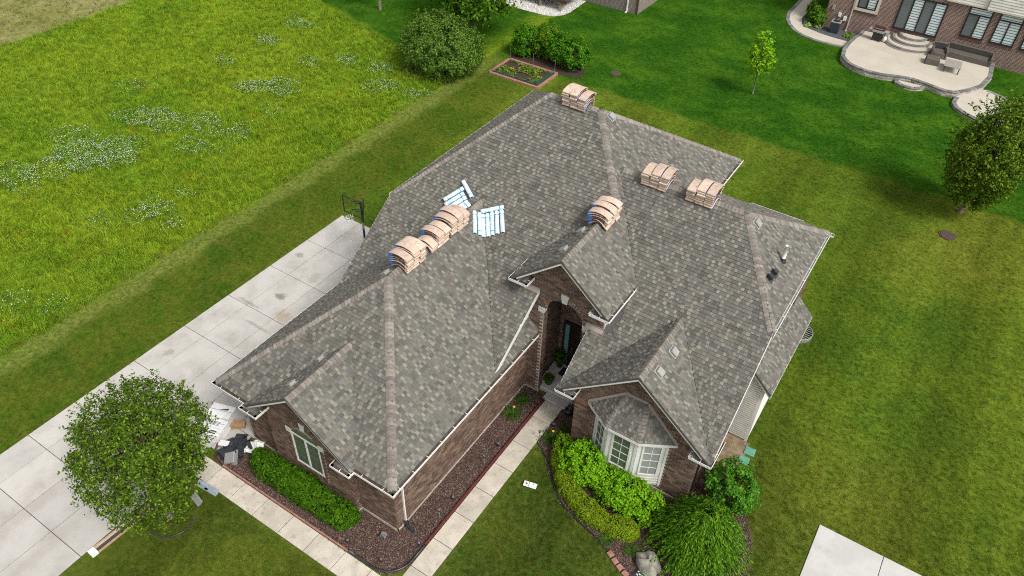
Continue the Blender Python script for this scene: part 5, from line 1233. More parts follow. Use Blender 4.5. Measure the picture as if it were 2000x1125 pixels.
m = MB(); m.tube([(.23*math.cos(t), -.85+.23*math.sin(t), 3.05) for t in np.linspace(0, 2*math.pi, 26)], .012, 6); rg = obj('rim', m, 'black_metal', root, True)
m = MB()
for k in range(12):
    a = 2*math.pi*k/12; b = a+.5; m.tube([(.22*math.cos(a), -.85+.22*math.sin(a), 3.04), (.13*math.cos(b), -.85+.13*math.sin(b), 2.68)], .006, 4); m.tube([(.22*math.cos(a), -.85+.22*math.sin(a), 3.04), (.13*math.cos(a-.5), -.85+.13*math.sin(a-.5), 2.68)], .006, 4)
obj('net', m, 'box_white', rg)
m = MB(); m.tube([(-.0, .02, 1.6), (.03, -.05, 2.2)], .045, 8); obj('height_crank', m, 'galv', root)
# vegetable bed
root = rot_obj('vegetable_bed', 'rectangular vegetable bed with brick edging and green netting', 'garden bed', (-15.7, 34.75, 0))
m = MB(); m.box(-2.0, 1.95, -1.3, 1.3, .0, .06); obj('soil', m, 'soil', root)
eb = MB(); eb.bbox(-.14, .14, -.1, .1, 0, .13, .012); me = mesh_of('edging_brick', eb, 'terracotta')
for k in range(14):
    for y in (-1.38, 1.38): o = link('edging_brick', me, root); o.location = (-1.93+.297*k, y, .0); o.rotation_euler.z = random.gauss(0, .03)
for k in range(9):
    for x in (-2.1, 2.06): o = link('edging_brick', me, root); o.location = (x, -1.2+.3*k, 0); o.rotation_euler.z = math.pi/2+random.gauss(0, .04)
Q = np.c_[rng.uniform(-1.8, 1.8, 900), rng.uniform(-1.1, 1.1, 900), rng.uniform(.06, .22, 900)]; Q = Q[np.sin(Q[:, 0]*2.1+1)*np.sin(Q[:, 1]*3) > -.25]
link('vegetables', leaf_mesh('vegetables', Q, rng.normal(size=Q.shape)*.6+np.array((0, 0, 1)), .10, [(.10,.17,.02),(.16,.22,.03),(.06,.11,.02),(.22,.19,.06)]), root)
m = MB()
for k in range(60): x = -1.98+3.95*k/59; m.box(x-.004, x+.004, -1.262, -1.254, .05, .5+.04*math.sin(k*.9))
for z in np.arange(.1, .5, .05): m.box(-1.98, 1.97, -1.2535, -1.2465, z, z+.008)
for k in range(40): y = -1.25+2.5*k/39; m.box(1.884, 1.892, y-.004, y+.004, .05, .45+.04*math.sin(k*.8))
for z in np.arange(.1, .42, .05): m.box(1.8935, 1.9, -1.25, 1.25, z, z+.008)
obj('netting', m, 'netting', root)
for x, y in ((-2.0, 1.3), (0, 1.3), (1.9, -1.25), (1.9, 1.25)):
    m = MB(); m.tube([(x, y, 0), (x, y, 1.1)], .012, 6); obj('stake', m, 'galv', root)
sheet('garden_soil', [(-18.0, 36.15), (-13.7, 36.2), (-12.2, 36.5), (-11.9, 37.0), (-12.6, 38.6), (-16.0, 39.2), (-18.3, 38.4)], .012, 'soil')

# ---------------------------------------------------------------- neighbouring house with patio (top right)
nb = empty('patio_house', 'neighbouring brick house with black-framed windows behind the raised patio', 'house', None, (0, 57.6, 0))
def npart(name, fn, mat, par=nb):
    m = MB(); fn(m); m.v = [(x, y-57.6 if par is nb else y, z) for x, y, z in m.v]; return obj(name, m, mat, par)
npart('wall', lambda m: (m.box(-.25, 20, 57.62, 69, 0, 4.2), m.box(-.25, 8.3, 57.621, 69, 4.2, 6.6)), 'brick_far_x')
npart('end_wall', lambda m: m.box(-.27, -.251, 57.64, 69, 0, 6.6), 'brick_far_y')
npart('upper_floor', lambda m: (m.box(8.25, 11.1, 57.45, 69, 4.22, 6.9), m.box(11.1, 20, 57.3, 69, 4.22, 6.9)), 'siding')
for k in range(12):
    npart('siding_board', lambda m, k=k: (m.idx([(8.2, 57.41, 4.2+.2*k), (11.05, 57.41, 4.2+.2*k), (11.05, 57.44, 4.4+.2*k), (8.2, 57.44, 4.4+.2*k)], [(0,1,2,3)]),), 'siding')
    npart('siding_board', lambda m, k=k: (m.idx([(11.05, 57.25, 4.2+.2*k), (20.05, 57.25, 4.2+.2*k), (20.05, 57.29, 4.4+.2*k), (11.05, 57.29, 4.4+.2*k)], [(0,1,2,3)]),), 'siding')
npart('trim_board', lambda m: (m.box(8.2, 11.06, 57.38, 57.46, 4.1, 4.22), m.box(11.04, 20.06, 57.22, 57.31, 4.1, 4.24)), 'beige_trim')
npart('roof', lambda m: (m.prism([(-.8, 57.0, 6.85), (20.6, 57.0, 6.85), (15, 63, 10.5), (5, 63, 10.5)], (0, .0, -.15)), m.prism([(20.6, 69.6, 6.85), (-.8, 69.6, 6.85), (5, 63, 10.5), (15, 63, 10.5)], (0, 0, -.15)), m.prism([(-.8, 69.6, 6.85), (-.8, 57.0, 6.85), (5, 63, 10.5)], (0, 0, -.15)), m.prism([(20.6, 57.0, 6.85), (20.6, 69.6, 6.85), (15, 63, 10.5)], (0, 0, -.15))), 'deck')
def zebra(x0, x1, z0, z1, kind, par):
    npart('pane', lambda m: m.box(x0, x1, 57.60-57.6*0, 57.63, z0, z1), 'blind_light' if kind else 'blind_dark', par) if par is nb else None
def nwindow(x0, x1, z0, z1, panels, frame='black_metal', tr=None, ft=.10):
    m = MB(); Y0, Y1 = -.06, .03
    m.box(x0, x1, Y0, Y1, z0, z0+ft); m.box(x0, x1, Y0, Y1, z1-ft, z1); m.box(x0, x0+ft, Y0, Y1, z0+ft, z1-ft); m.box(x1-ft, x1, Y0, Y1, z0+ft, z1-ft)
    top = z1-ft
    if tr: m.box(x0+ft, x1-ft, Y0, Y1, tr, tr+ft); top = tr
    n_ = len(panels); w_ = (x1-x0-2*ft)/n_
    for k in range(1, n_): m.box(x0+ft+w_*k-.05, x0+ft+w_*k+.05, Y0-.003, Y1, z0+ft, top)
    wn = obj('window', m, frame, nb)
    def blind(a, b, c, d, kind):
        m = MB(); m.box(a, b, -.02, .015, c, d); obj('pane', m, 'blind_light' if kind else 'blind_dark', wn)
        m = MB(); z = c+.06
        while z < d-.03: m.box(a, b, -.026, -.021, z, z+.05); z += .2
        obj('blind', m, 'blind_dark' if kind else 'glass_grey', wn)
    for k, kind in enumerate(panels): blind(x0+ft+w_*k+(.05 if k else 0), x0+ft+w_*(k+1)-(.05 if k < n_-1 else 0), z0+ft, top, kind)
    if tr: blind(x0+ft, x1-ft, tr+ft, z1-ft, 1)
nwindow(1.98, 3.45, 2.08, 3.4, (0, 1)); npart('window_surround', lambda m: (m.box(1.8, 3.66, 57.5, 57.62, 1.86, 2.075), m.box(1.8, 1.975, 57.5, 57.62, 2.075, 3.5), m.box(3.455, 3.66, 57.5, 57.62, 2.075, 3.5), m.box(1.8, 3.66, 57.5, 57.62, 3.405, 3.6)), 'beige_trim')
nwindow(5.1, 8.42, 1.16, 3.8, (0, 1, 0, 1), ft=.11); nwindow(9.92, 11.58, 1.74, 4.06, (0, 1), tr=3.45); nwindow(12.05, 13.7, 1.76, 4.08, (1, 1), tr=3.47); nwindow(14.15, 15.8, 1.76, 4.08, (1, 1), tr=3.47); nwindow(16.3, 17.95, 1.76, 4.08, (0, 1), tr=3.47)
npart('soldier_course', lambda m: [m.box(x, x+.065, 57.585, 57.625, z, z+.2) for x0, x1, z in ((1.8, 3.66, 1.64), (5.05, 8.45, .94), (9.9, 11.6, 1.52), (12.0, 13.75, 1.54), (14.1, 15.85, 1.54)) for x in np.arange(x0, x1, .08)], 'brick_trim')
npart('downspout', lambda m: (m.box(1.70, 1.79, 57.52, 57.60, .1, 6.4), m.box(1.70, 1.79, 57.30, 57.60, .05, .14)), 'beige_trim')
npart('meter_box', lambda m: m.box(.78, 1.0, 57.5, 57.61, 1.05, 1.35), 'box_white'); npart('meter_box', lambda m: m.box(1.25, 1.5, 57.48, 57.61, .82, 1.15), 'box_white'); npart('meter_box', lambda m: m.box(.15, .35, 57.5, 57.61, 1.5, 1.85), 'vent_grey')
# raised patio: concrete top, grey border stones, ledge-stone face
PAT = [(2.95,57.55),(2.95,56.8),(2.72,55.6),(2.62,54.2),(2.64,52.7),(2.88,51.45),(3.3,50.75),(3.9,50.2),(5.05,49.8),(6.23,49.85),(7.18,50.2),(8.29,50.5),(9.4,50.3),(10.53,49.95),(11.42,50.05),(12.2,51.1),(12.94,52.5),(13.26,54.6),(13.15,56.2),(13.1,57.55)]
def resample(path, step):
    p = np.array(path, float); d = np.r_[0, np.cumsum(np.linalg.norm(np.diff(p, axis=0), axis=1))]; n_ = max(2, int(d[-1]/step)); t = np.linspace(0, d[-1], n_+1)
    return np.c_[np.interp(t, d, p[:, 0]), np.interp(t, d, p[:, 1])]
LEDGE = [(.34,.315,.265),(.40,.37,.31),(.28,.26,.225),(.45,.42,.35)]; GREYST = [(.17,.165,.16),(.21,.205,.20),(.14,.138,.135)]
def raised(name, path, z, courses, inner_mat, closed_pts=()):
    poly = list(path)+list(closed_pts); pa = struct(sheet(name, poly, z-.012, inner_mat))
    P = resample(path, .34)
    for i in range(len(P)-1):
        a, b = P[i], P[i+1]; d = b-a; L = np.linalg.norm(d); d = d/L; nn = np.array((d[1], -d[0])); c = (a+b)/2
        m = MB(); m.cur = random.choice(GREYST); m.bbox(-L/2+.006, L/2-.006, -.15, .15, -.09, .0, .012); o = obj('border_stone', m, 'ledge_stone', pa); o.location = (c[0]-nn[0]*.14, c[1]-nn[1]*.14, z+.01); o.rotation_euler.z = math.atan2(d[1], d[0])
    for k in range(courses):
        h = (z-.09)/courses; P = resample(path, .42); off = .21*(k%2)
        for i in range(len(P)-1):
            a, b = P[i], P[i+1]; d = b-a; L = np.linalg.norm(d); d = d/L; nn = np.array((d[1], -d[0])); c = (a+b)/2+d*off
            m = MB(); m.cur = random.choice(LEDGE); hh = h-.012; m.bbox(-L/2+.005, L/2-.005, -.10, .08+random.uniform(0, .03), 0, hh, .012); o = obj('ledge_stone', m, 'ledge_stone', pa); o.location = (c[0]-nn[0]*.1, c[1]-nn[1]*.1, k*h); o.rotation_euler.z = math.atan2(d[1], d[0])+math.pi
    return pa
raised('patio', PAT, .42, 3, 'patio_concrete')
raised('lower_patio', [(11.5,50.0),(11.42,49.0),(11.7,48.3),(12.3,47.7),(13.2,47.2),(14.3,47.2),(15.3,47.9),(15.7,49.2),(15.4,50.8),(14.5,52.1),(13.35,52.6)], .2, 1, 'patio_concrete', [(12.7, 52.3)])
raised('patio_step', [(7.2,50.25),(7.35,49.75),(7.8,49.45),(8.35,49.35),(8.9,49.5),(9.3,49.9),(9.4,50.35)], .2, 1, 'patio_concrete')
raised('side_path', [(-3.6,63.0),(-3.55,58.5),(-3.2,57.0),(-2.7,56.0),(-1.9,54.95),(-1.1,54.35),(0,54.0),(1.1,53.9),(2.62,54.0)], .05, 1, 'patio_concrete', [(2.7, 55.4), (1.2, 55.5), (.1, 55.7), (-1.0, 56.1), (-1.7, 56.7), (-2.1, 58.0), (-2.1, 63.0)])
sheet('dark_gravel_bed', [(-1.0, 57.6), (-2.08, 58.4), (-1.75, 56.8), (-1.0, 56.15), (.1, 55.75), (1.2, 55.55), (2.7, 55.45), (2.9, 57.6)], .02, 'dark_gravel')
def half_step(cx, y1, rx, ry, z0, z1):
    P = [(cx+rx*math.cos(t), y1-ry*math.sin(t)**.8) for t in np.linspace(math.pi, 0, 17)]
    m = MB(); m.prism([(x, y, z1) for x, y in P], (0, 0, -(z1-z0)));
    o = struct(obj('door_step', m, 'patio_concrete'))
    for a, b in zip(P[:-1], P[1:]):
        a = np.array(a); b = np.array(b); d = b-a; L = np.linalg.norm(d); d = d/L; c = (a+b)/2; q = MB(); q.cur = random.choice(GREYST); q.bbox(-L/2+.004, L/2-.004, -.02, .2, -.07, .015, .01); s_ = obj('border_stone', q, 'ledge_stone', o); s_.location = (c[0], c[1], z1); s_.rotation_euler.z = math.atan2(d[1], d[0])
half_step(6.85, 57.5, 2.0, 2.35, .41, .61); half_step(6.85, 57.5, 1.5, 1.65, .60, .80); half_step(6.85, 57.5, 1.05, 1.0, .79, .99)
# air conditioner
root = rot_obj('air_conditioner', 'dark grey air conditioning unit in the gravel by the patio house', 'air conditioner', (.95, 56.75, .02), R(4))
m = MB(); m.bbox(-.37, .37, -.37, .37, 0, .88, .03); obj('cabinet', m, 'ac_body', root)
for k in range(9):
    m = MB(); m.box(-.34, .34, -.385, -.372, .08+.085*k, .10+.085*k); obj('louver', m, 'black_metal', root)
m = MB(); m.bbox(-.39, .39, -.39, .39, .882, .93, .02); tp_ = obj('top_cover', m, 'ac_top', root); m = MB(); m.lathe([(0, .934), (.28, .934), (.3, .937)], (0, 0, 0), 20); obj('fan_opening', m, 'black_metal', tp_)
m = MB(); m.box(-.1, .1, -.389, -.386, .6, .66); obj('badge', m, 'red_edge', root)
# grill
root = rot_obj('gas_grill', 'steel and black gas grill on the raised patio', 'grill', (4.42, 56.15, .43), R(-6))
m = MB(); m.bbox(-.36, .36, -.26, .26, .12, .68, .02); obj('cart', m, 'black_metal', root)
m = MB(); m.bbox(-.42, .42, -.3, .28, .69, .86, .02); obj('firebox', m, 'steel', root)
m = MB(); V = []; F = []
for i in range(9):
    a = math.pi*i/8
    for x in (-.40, .40): V.append((x, -.27*math.cos(a), .862+.26*math.sin(a)))
for i in range(8): F.append((2*i, 2*i+1, 2*i+3, 2*i+2))
F += [tuple(range(0, 18, 2)), tuple(range(17, 0, -2))]; m.idx(V, F); ld = obj('lid', m, 'lid_red', root); m = MB(); m.tube([(-.3, -.3, 1.0), (.3, -.3, 1.0)], .018, 6); obj('handle', m, 'steel', ld)
for s in (-1, 1):
    m = MB(); m.bbox(s*.60-.17, s*.60+.17, -.24, .24, .80, .84, .01); obj('side_shelf', m, 'vent_grey', root)
for k in range(4):
    m = MB(); m.tube([(-.27+.18*k, -.305, .77), (-.27+.18*k, -.34, .77)], .03, 10); obj('knob', m, 'black_metal', root)
for sx in (-1, 1):
    for sy in (-1, 1): m = MB(); m.tube([(sx*.32-.02, sy*.22, .07), (sx*.32+.02, sy*.22, .07)], .07, 12); obj('wheel', m, 'black_plastic', root)
m = MB(); m.lathe([(0, 0), (.14, .02), (.15, .3), (.08, .4), (.04, .42), (0, .42)], (.58, .05, .02), 14); obj('gas_bottle', m, 'box_white', root, True)
# wicker sofa, chair with footstool, table
root = rot_obj('wicker_sofa', 'long grey wicker sofa against the patio house wall', 'sofa', (11.15, 56.72, .42), R(-2))
m = MB(); m.bbox(-1.55, 1.55, -.42, .42, 0, .42, .04); obj('seat', m, 'wicker', root); m = MB(); m.obox((0, .42, .62), (1, 0, 0), (0, 1, .25), (0, -.25, 1), 3.1, .18, .52); obj('backrest', m, 'wicker', root)
for s in (-1, 1): m = MB(); m.bbox(s*1.62-.09, s*1.62+.09, -.44, .46, 0, .66, .03); obj('armrest', m, 'wicker', root)
root = rot_obj('wicker_armchair', 'grey wicker armchair at the left end of the patio sofa', 'chair', (9.15, 56.0, .42), R(8))
m = MB(); m.bbox(-.42, .42, -.5, .5, 0, .42, .04); obj('seat', m, 'wicker', root); m = MB(); m.obox((0, .55, .64), (1, 0, 0), (0, 1, .3), (0, -.3, 1), .98, .17, .6); obj('backrest', m, 'wicker', root)
for s in (-1, 1): m = MB(); m.bbox(s*.5-.08, s*.5+.08, -.5, .56, 0, .64, .03); obj('armrest', m, 'wicker', root)
root = rot_obj('wicker_footstool', 'grey wicker footstool in front of the patio armchair', 'footstool', (8.98, 54.35, .42), R(8))
m = MB(); m.bbox(-.5, .5, -.45, .45, 0, .36, .04); obj('base', m, 'wicker', root); m = MB(); m.bbox(-.49, .49, -.44, .44, .362, .46, .04); obj('cushion', m, 'wicker', root)
root = rot_obj('patio_table', 'low grey-brown slatted table before the wicker sofa', 'table', (10.45, 53.95, .42), R(4))
for k in range(6): m = MB(); m.bbox(-.58, .58, -.72+.24*k+.004, -.72+.24*(k+1)-.004, .46, .5, .006); obj('slat', m, 'table_top', root)
for sx in (-1, 1):
    for sy in (-1, 1): m = MB(); m.box(sx*.5-.035, sx*.5+.035, sy*.62-.035, sy*.62+.035, 0, .46); obj('leg', m, 'wood_deck', root)
# plants in the dark gravel
for x, y, r, lab in ((-.75, 57.3, .75, 'dense green shrub at the corner of the patio house'), (-1.35, 58.6, .6, 'green shrub beside the path left of the patio house')):
    tree('corner_shrub', lab, 'shrub', (x, y, 0), (x, y, .75), (r, r, .8), 90, 26, .2, .10, [(.05,.11,.012),(.08,.16,.02)], .04, .5, ntips=6, trunk='stem', crown='foliage')
for i, (x, y, lab) in enumerate(((-1.2, 56.6, 'pale variegated hosta at the left of the dark gravel'), (2.2, 56.4, 'pale green hosta in the gravel next to the patio'), (-.4, 56.9, 'small hosta between the gravel shrubs'))):
    Q, Nn, _ = clumps((0, 0, .14), (.36, .36, .16), 26, 12, .10, .3, .2); r_ = rot_obj('hosta', lab, 'plant', (x, y, 0), 0, 'hostas in the gravel'); link('leaves', leaf_mesh('leaves', np.c_[Q[:, :2], np.maximum(Q[:, 2], .02)], Nn, .12, [(.20,.27,.12),(.12,.2,.05),(.3,.34,.2)] if i != 1 else [(.12,.22,.03),(.16,.26,.05)]), r_)
# ---------------------------------------------------------------- house with deck (top centre)
hc = empty('deck_house', 'brick house with deck and white gravel at the top edge', 'house', None, (-14, 50, 0))
def cpart(name, fn, mat):
    m = MB(); fn(m); m.v = [(x+14, y-50, z) for x, y, z in m.v]; return obj(name, m, mat, hc)
cpart('wall', lambda m: m.box(-30, -13.92, 49.95, 62, 0, 5.5), 'brick_mid_x'); cpart('end_wall', lambda m: m.box(-13.915, -13.90, 49.96, 62, 0, 5.5), 'brick_mid_y')
cpart('corner_post', lambda m: m.box(-14.02, -13.88, 49.90, 50.0, 0, 5.5), 'wood_deck')
cpart('downspout', lambda m: (m.box(-14.9, -14.8, 49.84, 49.93, .1, 5.4), m.box(-14.9, -14.8, 49.6, 49.93, .04, .12)), 'box_white')
cpart('roof', lambda m: (m.prism([(-30.6, 49.3, 5.5), (-13.3, 49.3, 5.5), (-18, 56, 9.2), (-26, 56, 9.2)], (0, 0, -.15)), m.prism([(-13.3, 49.3, 5.5), (-13.3, 62.6, 5.5), (-18, 56, 9.2)], (0, 0, -.15)), m.prism([(-13.3, 62.6, 5.5), (-30.6, 62.6, 5.5), (-26, 56, 9.2), (-18, 56, 9.2)], (0, 0, -.15))), 'deck')
root = rot_obj('timber_deck', 'dark timber deck on posts over white gravel at the top edge', 'deck', (-21.5, 48.2, 0))
for k in range(24): m = MB(); m.box(-2.6, 2.6, -1.7+.145*k, -1.7+.145*k+.135, 1.02, 1.06); obj('deck_board', m, 'wood_deck', root)
m = MB(); m.box(-2.62, 2.62, -1.76, -1.71, .78, 1.02); obj('rim_joist', m, 'wood_deck', root)
for x in (-2.2, 0, 2.0): m = MB(); m.box(x-.06, x+.06, -1.70, -1.58, 0, 1.0); obj('post', m, 'post_wood', root)
GRV = [(-26.5, 44.9), (-24.7, 44.95), (-22.5, 44.95), (-20.4, 45.0), (-19.4, 45.3), (-18.9, 46.0), (-18.7, 46.9), (-18.85, 49.95), (-26.5, 49.95)]
sheet('gravel_base', GRV, .015, 'ledge_stone')
gx = rng.uniform(-26.5, -18.7, 9000); gy = rng.uniform(44.9, 49.9, 9000); k = pt_in(GRV, gx, gy)
peb = MB()
for x, y in zip(gx[k], gy[k]):
    s = random.uniform(.03, .065); g_ = random.choice((.62, .52, .42, .7, .3)); peb.cur = (g_, g_*.97, g_*.9); a = random.uniform(0, 1.5); ca, sa = s*math.cos(a), s*math.sin(a)
    peb.idx([(x+ca, y+sa, .02), (x-sa, y+ca, .02), (x-ca, y-sa, .02), (x+sa, y-ca, .02), (x, y, .02+s*.9)], [(0,1,4),(1,2,4),(2,3,4),(3,0,4)])
stuff(obj('white_gravel', peb, 'pebble'), 'white gravel round the timber deck', 'gravel')
# ---------------------------------------------------------------- grass, clover and mulch chips
EXC = [(-14.38, -6.8, -15, 14.1), (-8.1, 2.66, -1.92, .7), (-6.95, 2.66, .6, 21.3), (-6.9, 3.9, 9, 21.4), (2.6, 9.75, 7.5, 16.2), (2.6, 9.0, 15, 18), (13.3, 20.5, 4.7, 9.8), (-17.95, -13.5, 33.2, 36.3), (-.3, 20, 57.5, 70), (-30, -13.8, 49.9, 62), (9.8, 10.3, 10.6, 11.7)]
POLYS = [BED_BAY, BED_FRONT, PAT+[(13.1, 58), (2.9, 58)], GRV, [(11.3,50.2),(11.2,48.8),(11.7,48.0),(13.2,47.0),(15.6,47.2),(15.9,50.2),(14.5,52.4),(12.7,52.6)], [(7.1,50.6),(7.3,49.6),(8.35,49.2),(9.4,49.8),(9.5,50.6)], [(-3.75,63.0),(-3.7,58.5),(-2.8,55.9),(-1.1,54.2),(1.1,53.75),(2.8,53.9),(2.9,57.6),(-2,63)], [(-18.0, 36.15), (-13.7, 36.2), (-12.2, 36.5), (-11.9, 37.0), (-12.6, 38.6), (-16.0, 39.2), (-18.3, 38.4)]]
def cells_for(x0, x1, y0, y1, step, test):
    gx, gy = np.meshgrid(np.arange(x0, x1, step)+step/2, np.arange(y0, y1, step)+step/2); gx = gx.ravel(); gy = gy.ravel()
    k = test(gx, gy); gx, gy = gx[k], gy[k]; k = in_view(gx, gy, 0.0); gx, gy = gx[k], gy[k]
    bad = np.zeros(gx.shape, bool)
    for a, b, c, d in EXC: bad |= (gx > a) & (gx < b) & (gy > c) & (gy < d)
    for P in POLYS: bad |= pt_in(P, gx, gy)
    return gx[~bad], gy[~bad]
def quads_mesh(name, gx, gy, step, dens, z=.0):
    n_ = len(gx); h = step/2; V = np.stack([np.stack([gx-h, gy-h, gx*0+z], -1), np.stack([gx+h, gy-h, gx*0+z], -1), np.stack([gx+h, gy+h, gx*0+z], -1), np.stack([gx-h, gy+h, gx*0+z], -1)], 1).reshape(-1, 3)
    me = bpy.data.meshes.new(name); me.vertices.add(4*n_); me.vertices.foreach_set('co', V.astype(np.float32).ravel())
    me.loops.add(4*n_); me.loops.foreach_set('vertex_index', np.arange(4*n_, dtype=np.int32)); me.polygons.add(n_)
    me.polygons.foreach_set('loop_start', (np.arange(n_)*4).astype(np.int32)); me.polygons.foreach_set('loop_total', np.full(n_, 4, np.int32))
    at = me.attributes.new('dens', 'FLOAT', 'FACE'); at.data.foreach_set('value', np.asarray(dens, np.float32)); me.update(calc_edges=True)
    return me
def tuft(name, n_, h, spread, wd, lean, mat):
    m = MB()
    for i in range(n_):
        a = rng.uniform(0, 2*math.pi); r = spread*math.sqrt(rng.uniform()); L = h*rng.uniform(.6, 1.25); b = rng.uniform(0, 2*math.pi); ln = lean*L*rng.uniform(.3, 1.2)
        p = np.array((r*math.cos(a), r*math.sin(a), 0)); t = p+np.array((ln*math.cos(b), ln*math.sin(b), L)); md = p+np.array((ln*.3*math.cos(b), ln*.3*math.sin(b), L*.6)); s = np.array((-math.sin(b), math.cos(b), 0))*wd
        m.face([p-s, p+s, md+s*.7, md-s*.7]); m.face([md-s*.7, md+s*.7, t])
    return bpy.data.objects.new(name, mesh_of(name, m, mat))
def scatter(name, mesh, protos, smin, smax, seed, tilt=.25):
    o = link(name, mesh); ng = bpy.data.node_groups.new(name+'_nodes', 'GeometryNodeTree')
    ng.interface.new_socket('Geometry', in_out='INPUT', socket_type='NodeSocketGeometry'); ng.interface.new_socket('Geometry', in_out='OUTPUT', socket_type='NodeSocketGeometry')
    gi = ng.nodes.new('NodeGroupInput'); go = ng.nodes.new('NodeGroupOutput'); jn = ng.nodes.new('GeometryNodeJoinGeometry'); L = ng.links.new
    for i, pr in enumerate(protos):
        d = ng.nodes.new('GeometryNodeDistributePointsOnFaces'); na = ng.nodes.new('GeometryNodeInputNamedAttribute'); na.data_type = 'FLOAT'; na.inputs['Name'].default_value = 'dens'
        L(gi.outputs[0], d.inputs['Mesh']); L(na.outputs['Attribute'], d.inputs['Density']); d.inputs['Seed'].default_value = seed+i
        oi = ng.nodes.new('GeometryNodeObjectInfo'); oi.inputs['Object'].default_value = pr
        ip = ng.nodes.new('GeometryNodeInstanceOnPoints'); L(d.outputs['Points'], ip.inputs['Points']); L(oi.outputs['Geometry'], ip.inputs['Instance'])
        rv = ng.nodes.new('FunctionNodeRandomValue'); rv.data_type = 'FLOAT_VECTOR'; rv.inputs[0].default_value = (-tilt, -tilt, 0); rv.inputs[1].default_value = (tilt, tilt, 6.283); rv.inputs['Seed'].default_value = seed+10+i
        L(rv.outputs[0], ip.inputs['Rotation'])
        rs = ng.nodes.new('FunctionNodeRandomValue'); rs.data_type = 'FLOAT'; rs.inputs[2].default_value = smin; rs.inputs[3].default_value = smax; rs.inputs['Seed'].default_value = seed+20+i
        L(rs.outputs[1], ip.inputs['Scale']); L(ip.outputs[0], jn.inputs[0])
    L(jn.outputs[0], go.inputs[0]); md = o.modifiers.new('scatter', 'NODES'); md.node_group = ng
    return o
def dist(gx, gy): return np.sqrt((gx-CAM[0])**2+(gy-CAM[1])**2+CAM[2]**2)
ST = .3
gx, gy = cells_for(-62, 50, -17, 84, ST, lambda x, y: (x > -19.3) | (y+.28*(x+26) > 32.8))
de = np.clip(95*(34/dist(gx, gy))**1.6, 14, 130)/3
lawn = scatter('lawn_grass', quads_mesh('lawn_grass', gx, gy, ST, de), [tuft('lt%d' % i, 10, .040, .065, .0065, .8, 'grass_blade') for i in range(3)], .8, 1.5, 11)
stuff(lawn, 'mown green lawn grass round the houses', 'grass')
gx, gy = cells_for(-70, -18, -17, 84, ST, lambda x, y: (x <= -19.3) & ~(y+.28*(x+26) > 32.8))
wob = .7*np.sin(gx*.9+gy*.35)+.5*np.sin(gy*1.3-gx*.4)
de = np.clip(62*(38/dist(gx, gy))**1.3, 14, 80)/3*np.where(gx < -49.2, .25, 1.0)*(1+.25*wob)
mead = scatter('meadow_grass', quads_mesh('meadow_grass', gx, gy, ST, de), [tuft('mt%d' % i, 12, .14+.04*i, .11, .009, .75, 'grass_blade') for i in range(3)], .55, 1.75, 41, .35)
stuff(mead, 'tall yellow-green grass of the open field', 'grass')
# white clover heads in patches
PAT_C = [(-31.4,14.7,2.0,1.3),(-30.5,10.4,2.2,1.2),(-33.3,10.6,1.6,.7),(-31.2,8.5,2.2,1.0),(-28.5,22.4,1.8,1.1),(-29.8,21.4,1.0,.9),(-27.3,28.6,1.0,.9),(-22.65,27.0,1.2,1.2),(-23.1,8.2,1.3,1.2),(-21.1,8.1,.7,.9),(-28.3,16.2,1.6,.8),(-25.7,16.7,1.2,.8),(-26.4,14.1,1.4,.6),(-23.0,10.35,.6,.9),(-34.7,27.6,1.2,.9),(-35.0,31.3,1.2,.8),(-34.4,23.3,1.0,.6),(-24.5,29.1,1.2,.9),(-19.9,27.4,.9,.9),(-32.0,5.8,1.8,.7),(-29.2,26.7,1.0,.8),(-29.5,10.7,1.6,.8),(-20.4,.7,.7,.6),(-22.1,-.4,1.0,.5),(-22.4,30.2,1.0,.8),(-24.5,6.0,1.0,.35),(-36.0,17,1.4,.3),(-26,20,1.0,.25)]
ck = MB(); lf = []
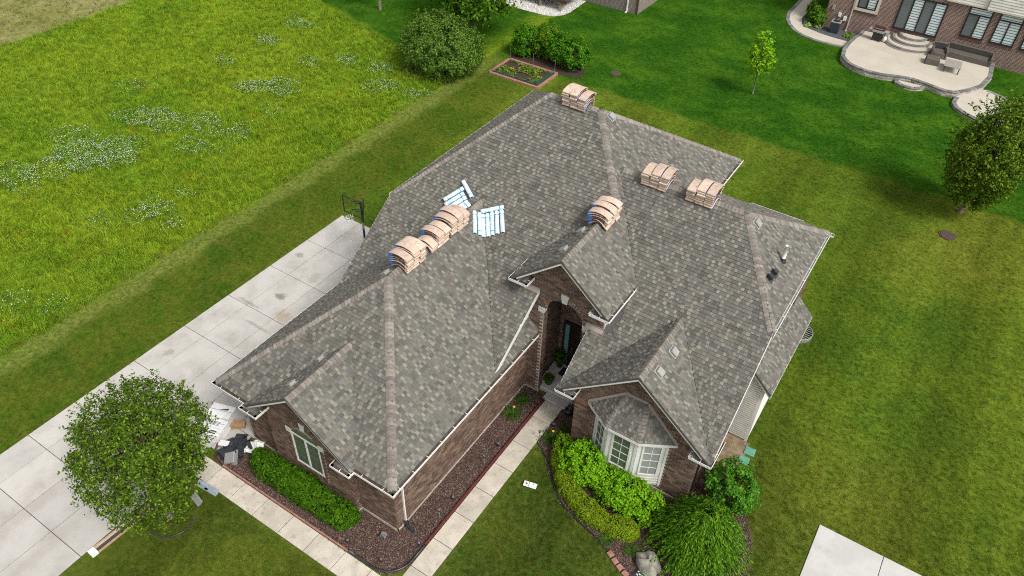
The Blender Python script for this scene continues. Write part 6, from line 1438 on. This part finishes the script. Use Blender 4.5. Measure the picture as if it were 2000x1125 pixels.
for cx, cy, r, dn in PAT_C:
    r *= .86; n_ = int(r*r*3.14*54*dn)
    a = rng.uniform(0, 6.28, n_); ph = rng.uniform(0, 6, 3); edge = 1+.3*np.sin(2*a+ph[0])+.2*np.sin(3*a+ph[1])+.15*np.sin(7*a+ph[2]); q = np.sqrt(rng.uniform(.02, 1, n_))*r*edge
    X = cx+q*np.cos(a)*1.15; Y = cy+q*np.sin(a)*.9
    for x, y in zip(X, Y):
        s = random.uniform(.016, .034); z = random.uniform(.13, .27); g_ = random.uniform(.45, .7); ck.cur = (g_, g_*.98, g_*.84)
        ck.idx([(x+s, y, z), (x, y+s, z), (x-s, y, z), (x, y-s, z), (x, y, z+s*.9), (x, y, z-s*.7)], [(0,1,4),(1,2,4),(2,3,4),(3,0,4),(1,0,5),(2,1,5),(3,2,5),(0,3,5)])
    m_ = int(n_*3.0); a = rng.uniform(0, 6.28, m_); edge = 1+.3*np.sin(2*a+ph[0])+.2*np.sin(3*a+ph[1])+.15*np.sin(7*a+ph[2]); q = np.sqrt(rng.uniform(.0, 1, m_))*r*edge*1.03
    lf.append(np.c_[cx+q*np.cos(a)*1.15, cy+q*np.sin(a)*.9, rng.uniform(.08, .22, m_)])
lf = np.concatenate(lf)
stuff(obj('clover_flowers', ck, 'pebble'), 'white clover flowers in patches over the field', 'flowers')
stuff(link('clover_leaves', leaf_mesh('clover_leaves', lf, rng.normal(size=lf.shape)*.35+np.array((0, 0, 1)), .075, [(.07,.16,.03),(.09,.19,.045),(.05,.13,.025)], long=1.2)), 'darker green clover leaves under the white flowers', 'clover')
# mulch chips
def chip(name, c, i):
    m = MB()
    for k in range(4):
        m.cur = tuple(np.array(c)*rng.uniform(.6, 1.5)); a = rng.uniform(0, 3.14); L = rng.uniform(.03, .07); w_ = rng.uniform(.007, .014)
        u = np.array((math.cos(a), math.sin(a), rng.normal()*.2)); v = np.array((-math.sin(a), math.cos(a), rng.normal()*.2)); m.obox((rng.normal()*.03, rng.normal()*.03, .008+.006*k), u, v, np.cross(u, v), L, w_, .006)
    return bpy.data.objects.new(name, mesh_of(name, m, 'mulch'))
st = .12
def bed_cells(poly):
    P = np.array(poly); gx, gy = np.meshgrid(np.arange(P[:, 0].min(), P[:, 0].max(), st)+st/2, np.arange(P[:, 1].min(), P[:, 1].max(), st)+st/2); gx = gx.ravel(); gy = gy.ravel(); k = pt_in(poly, gx, gy); return gx[k], gy[k]
a_, b_ = bed_cells(BED_FRONT); c_, d_ = bed_cells(BED_BAY); gx = np.r_[a_, c_]; gy = np.r_[b_, d_]
mc = scatter('mulch_chips', quads_mesh('mulch_chips', gx, gy, st, np.full(len(gx), 95.0), .022), [chip('ch%d' % i, c, i) for i, c in enumerate(((.10,.055,.045),(.075,.042,.036),(.15,.095,.075),(.22,.17,.14)))], .7, 1.4, 71, .3)
stuff(mc, 'dark reddish brown mulch chips in the planting beds', 'mulch')
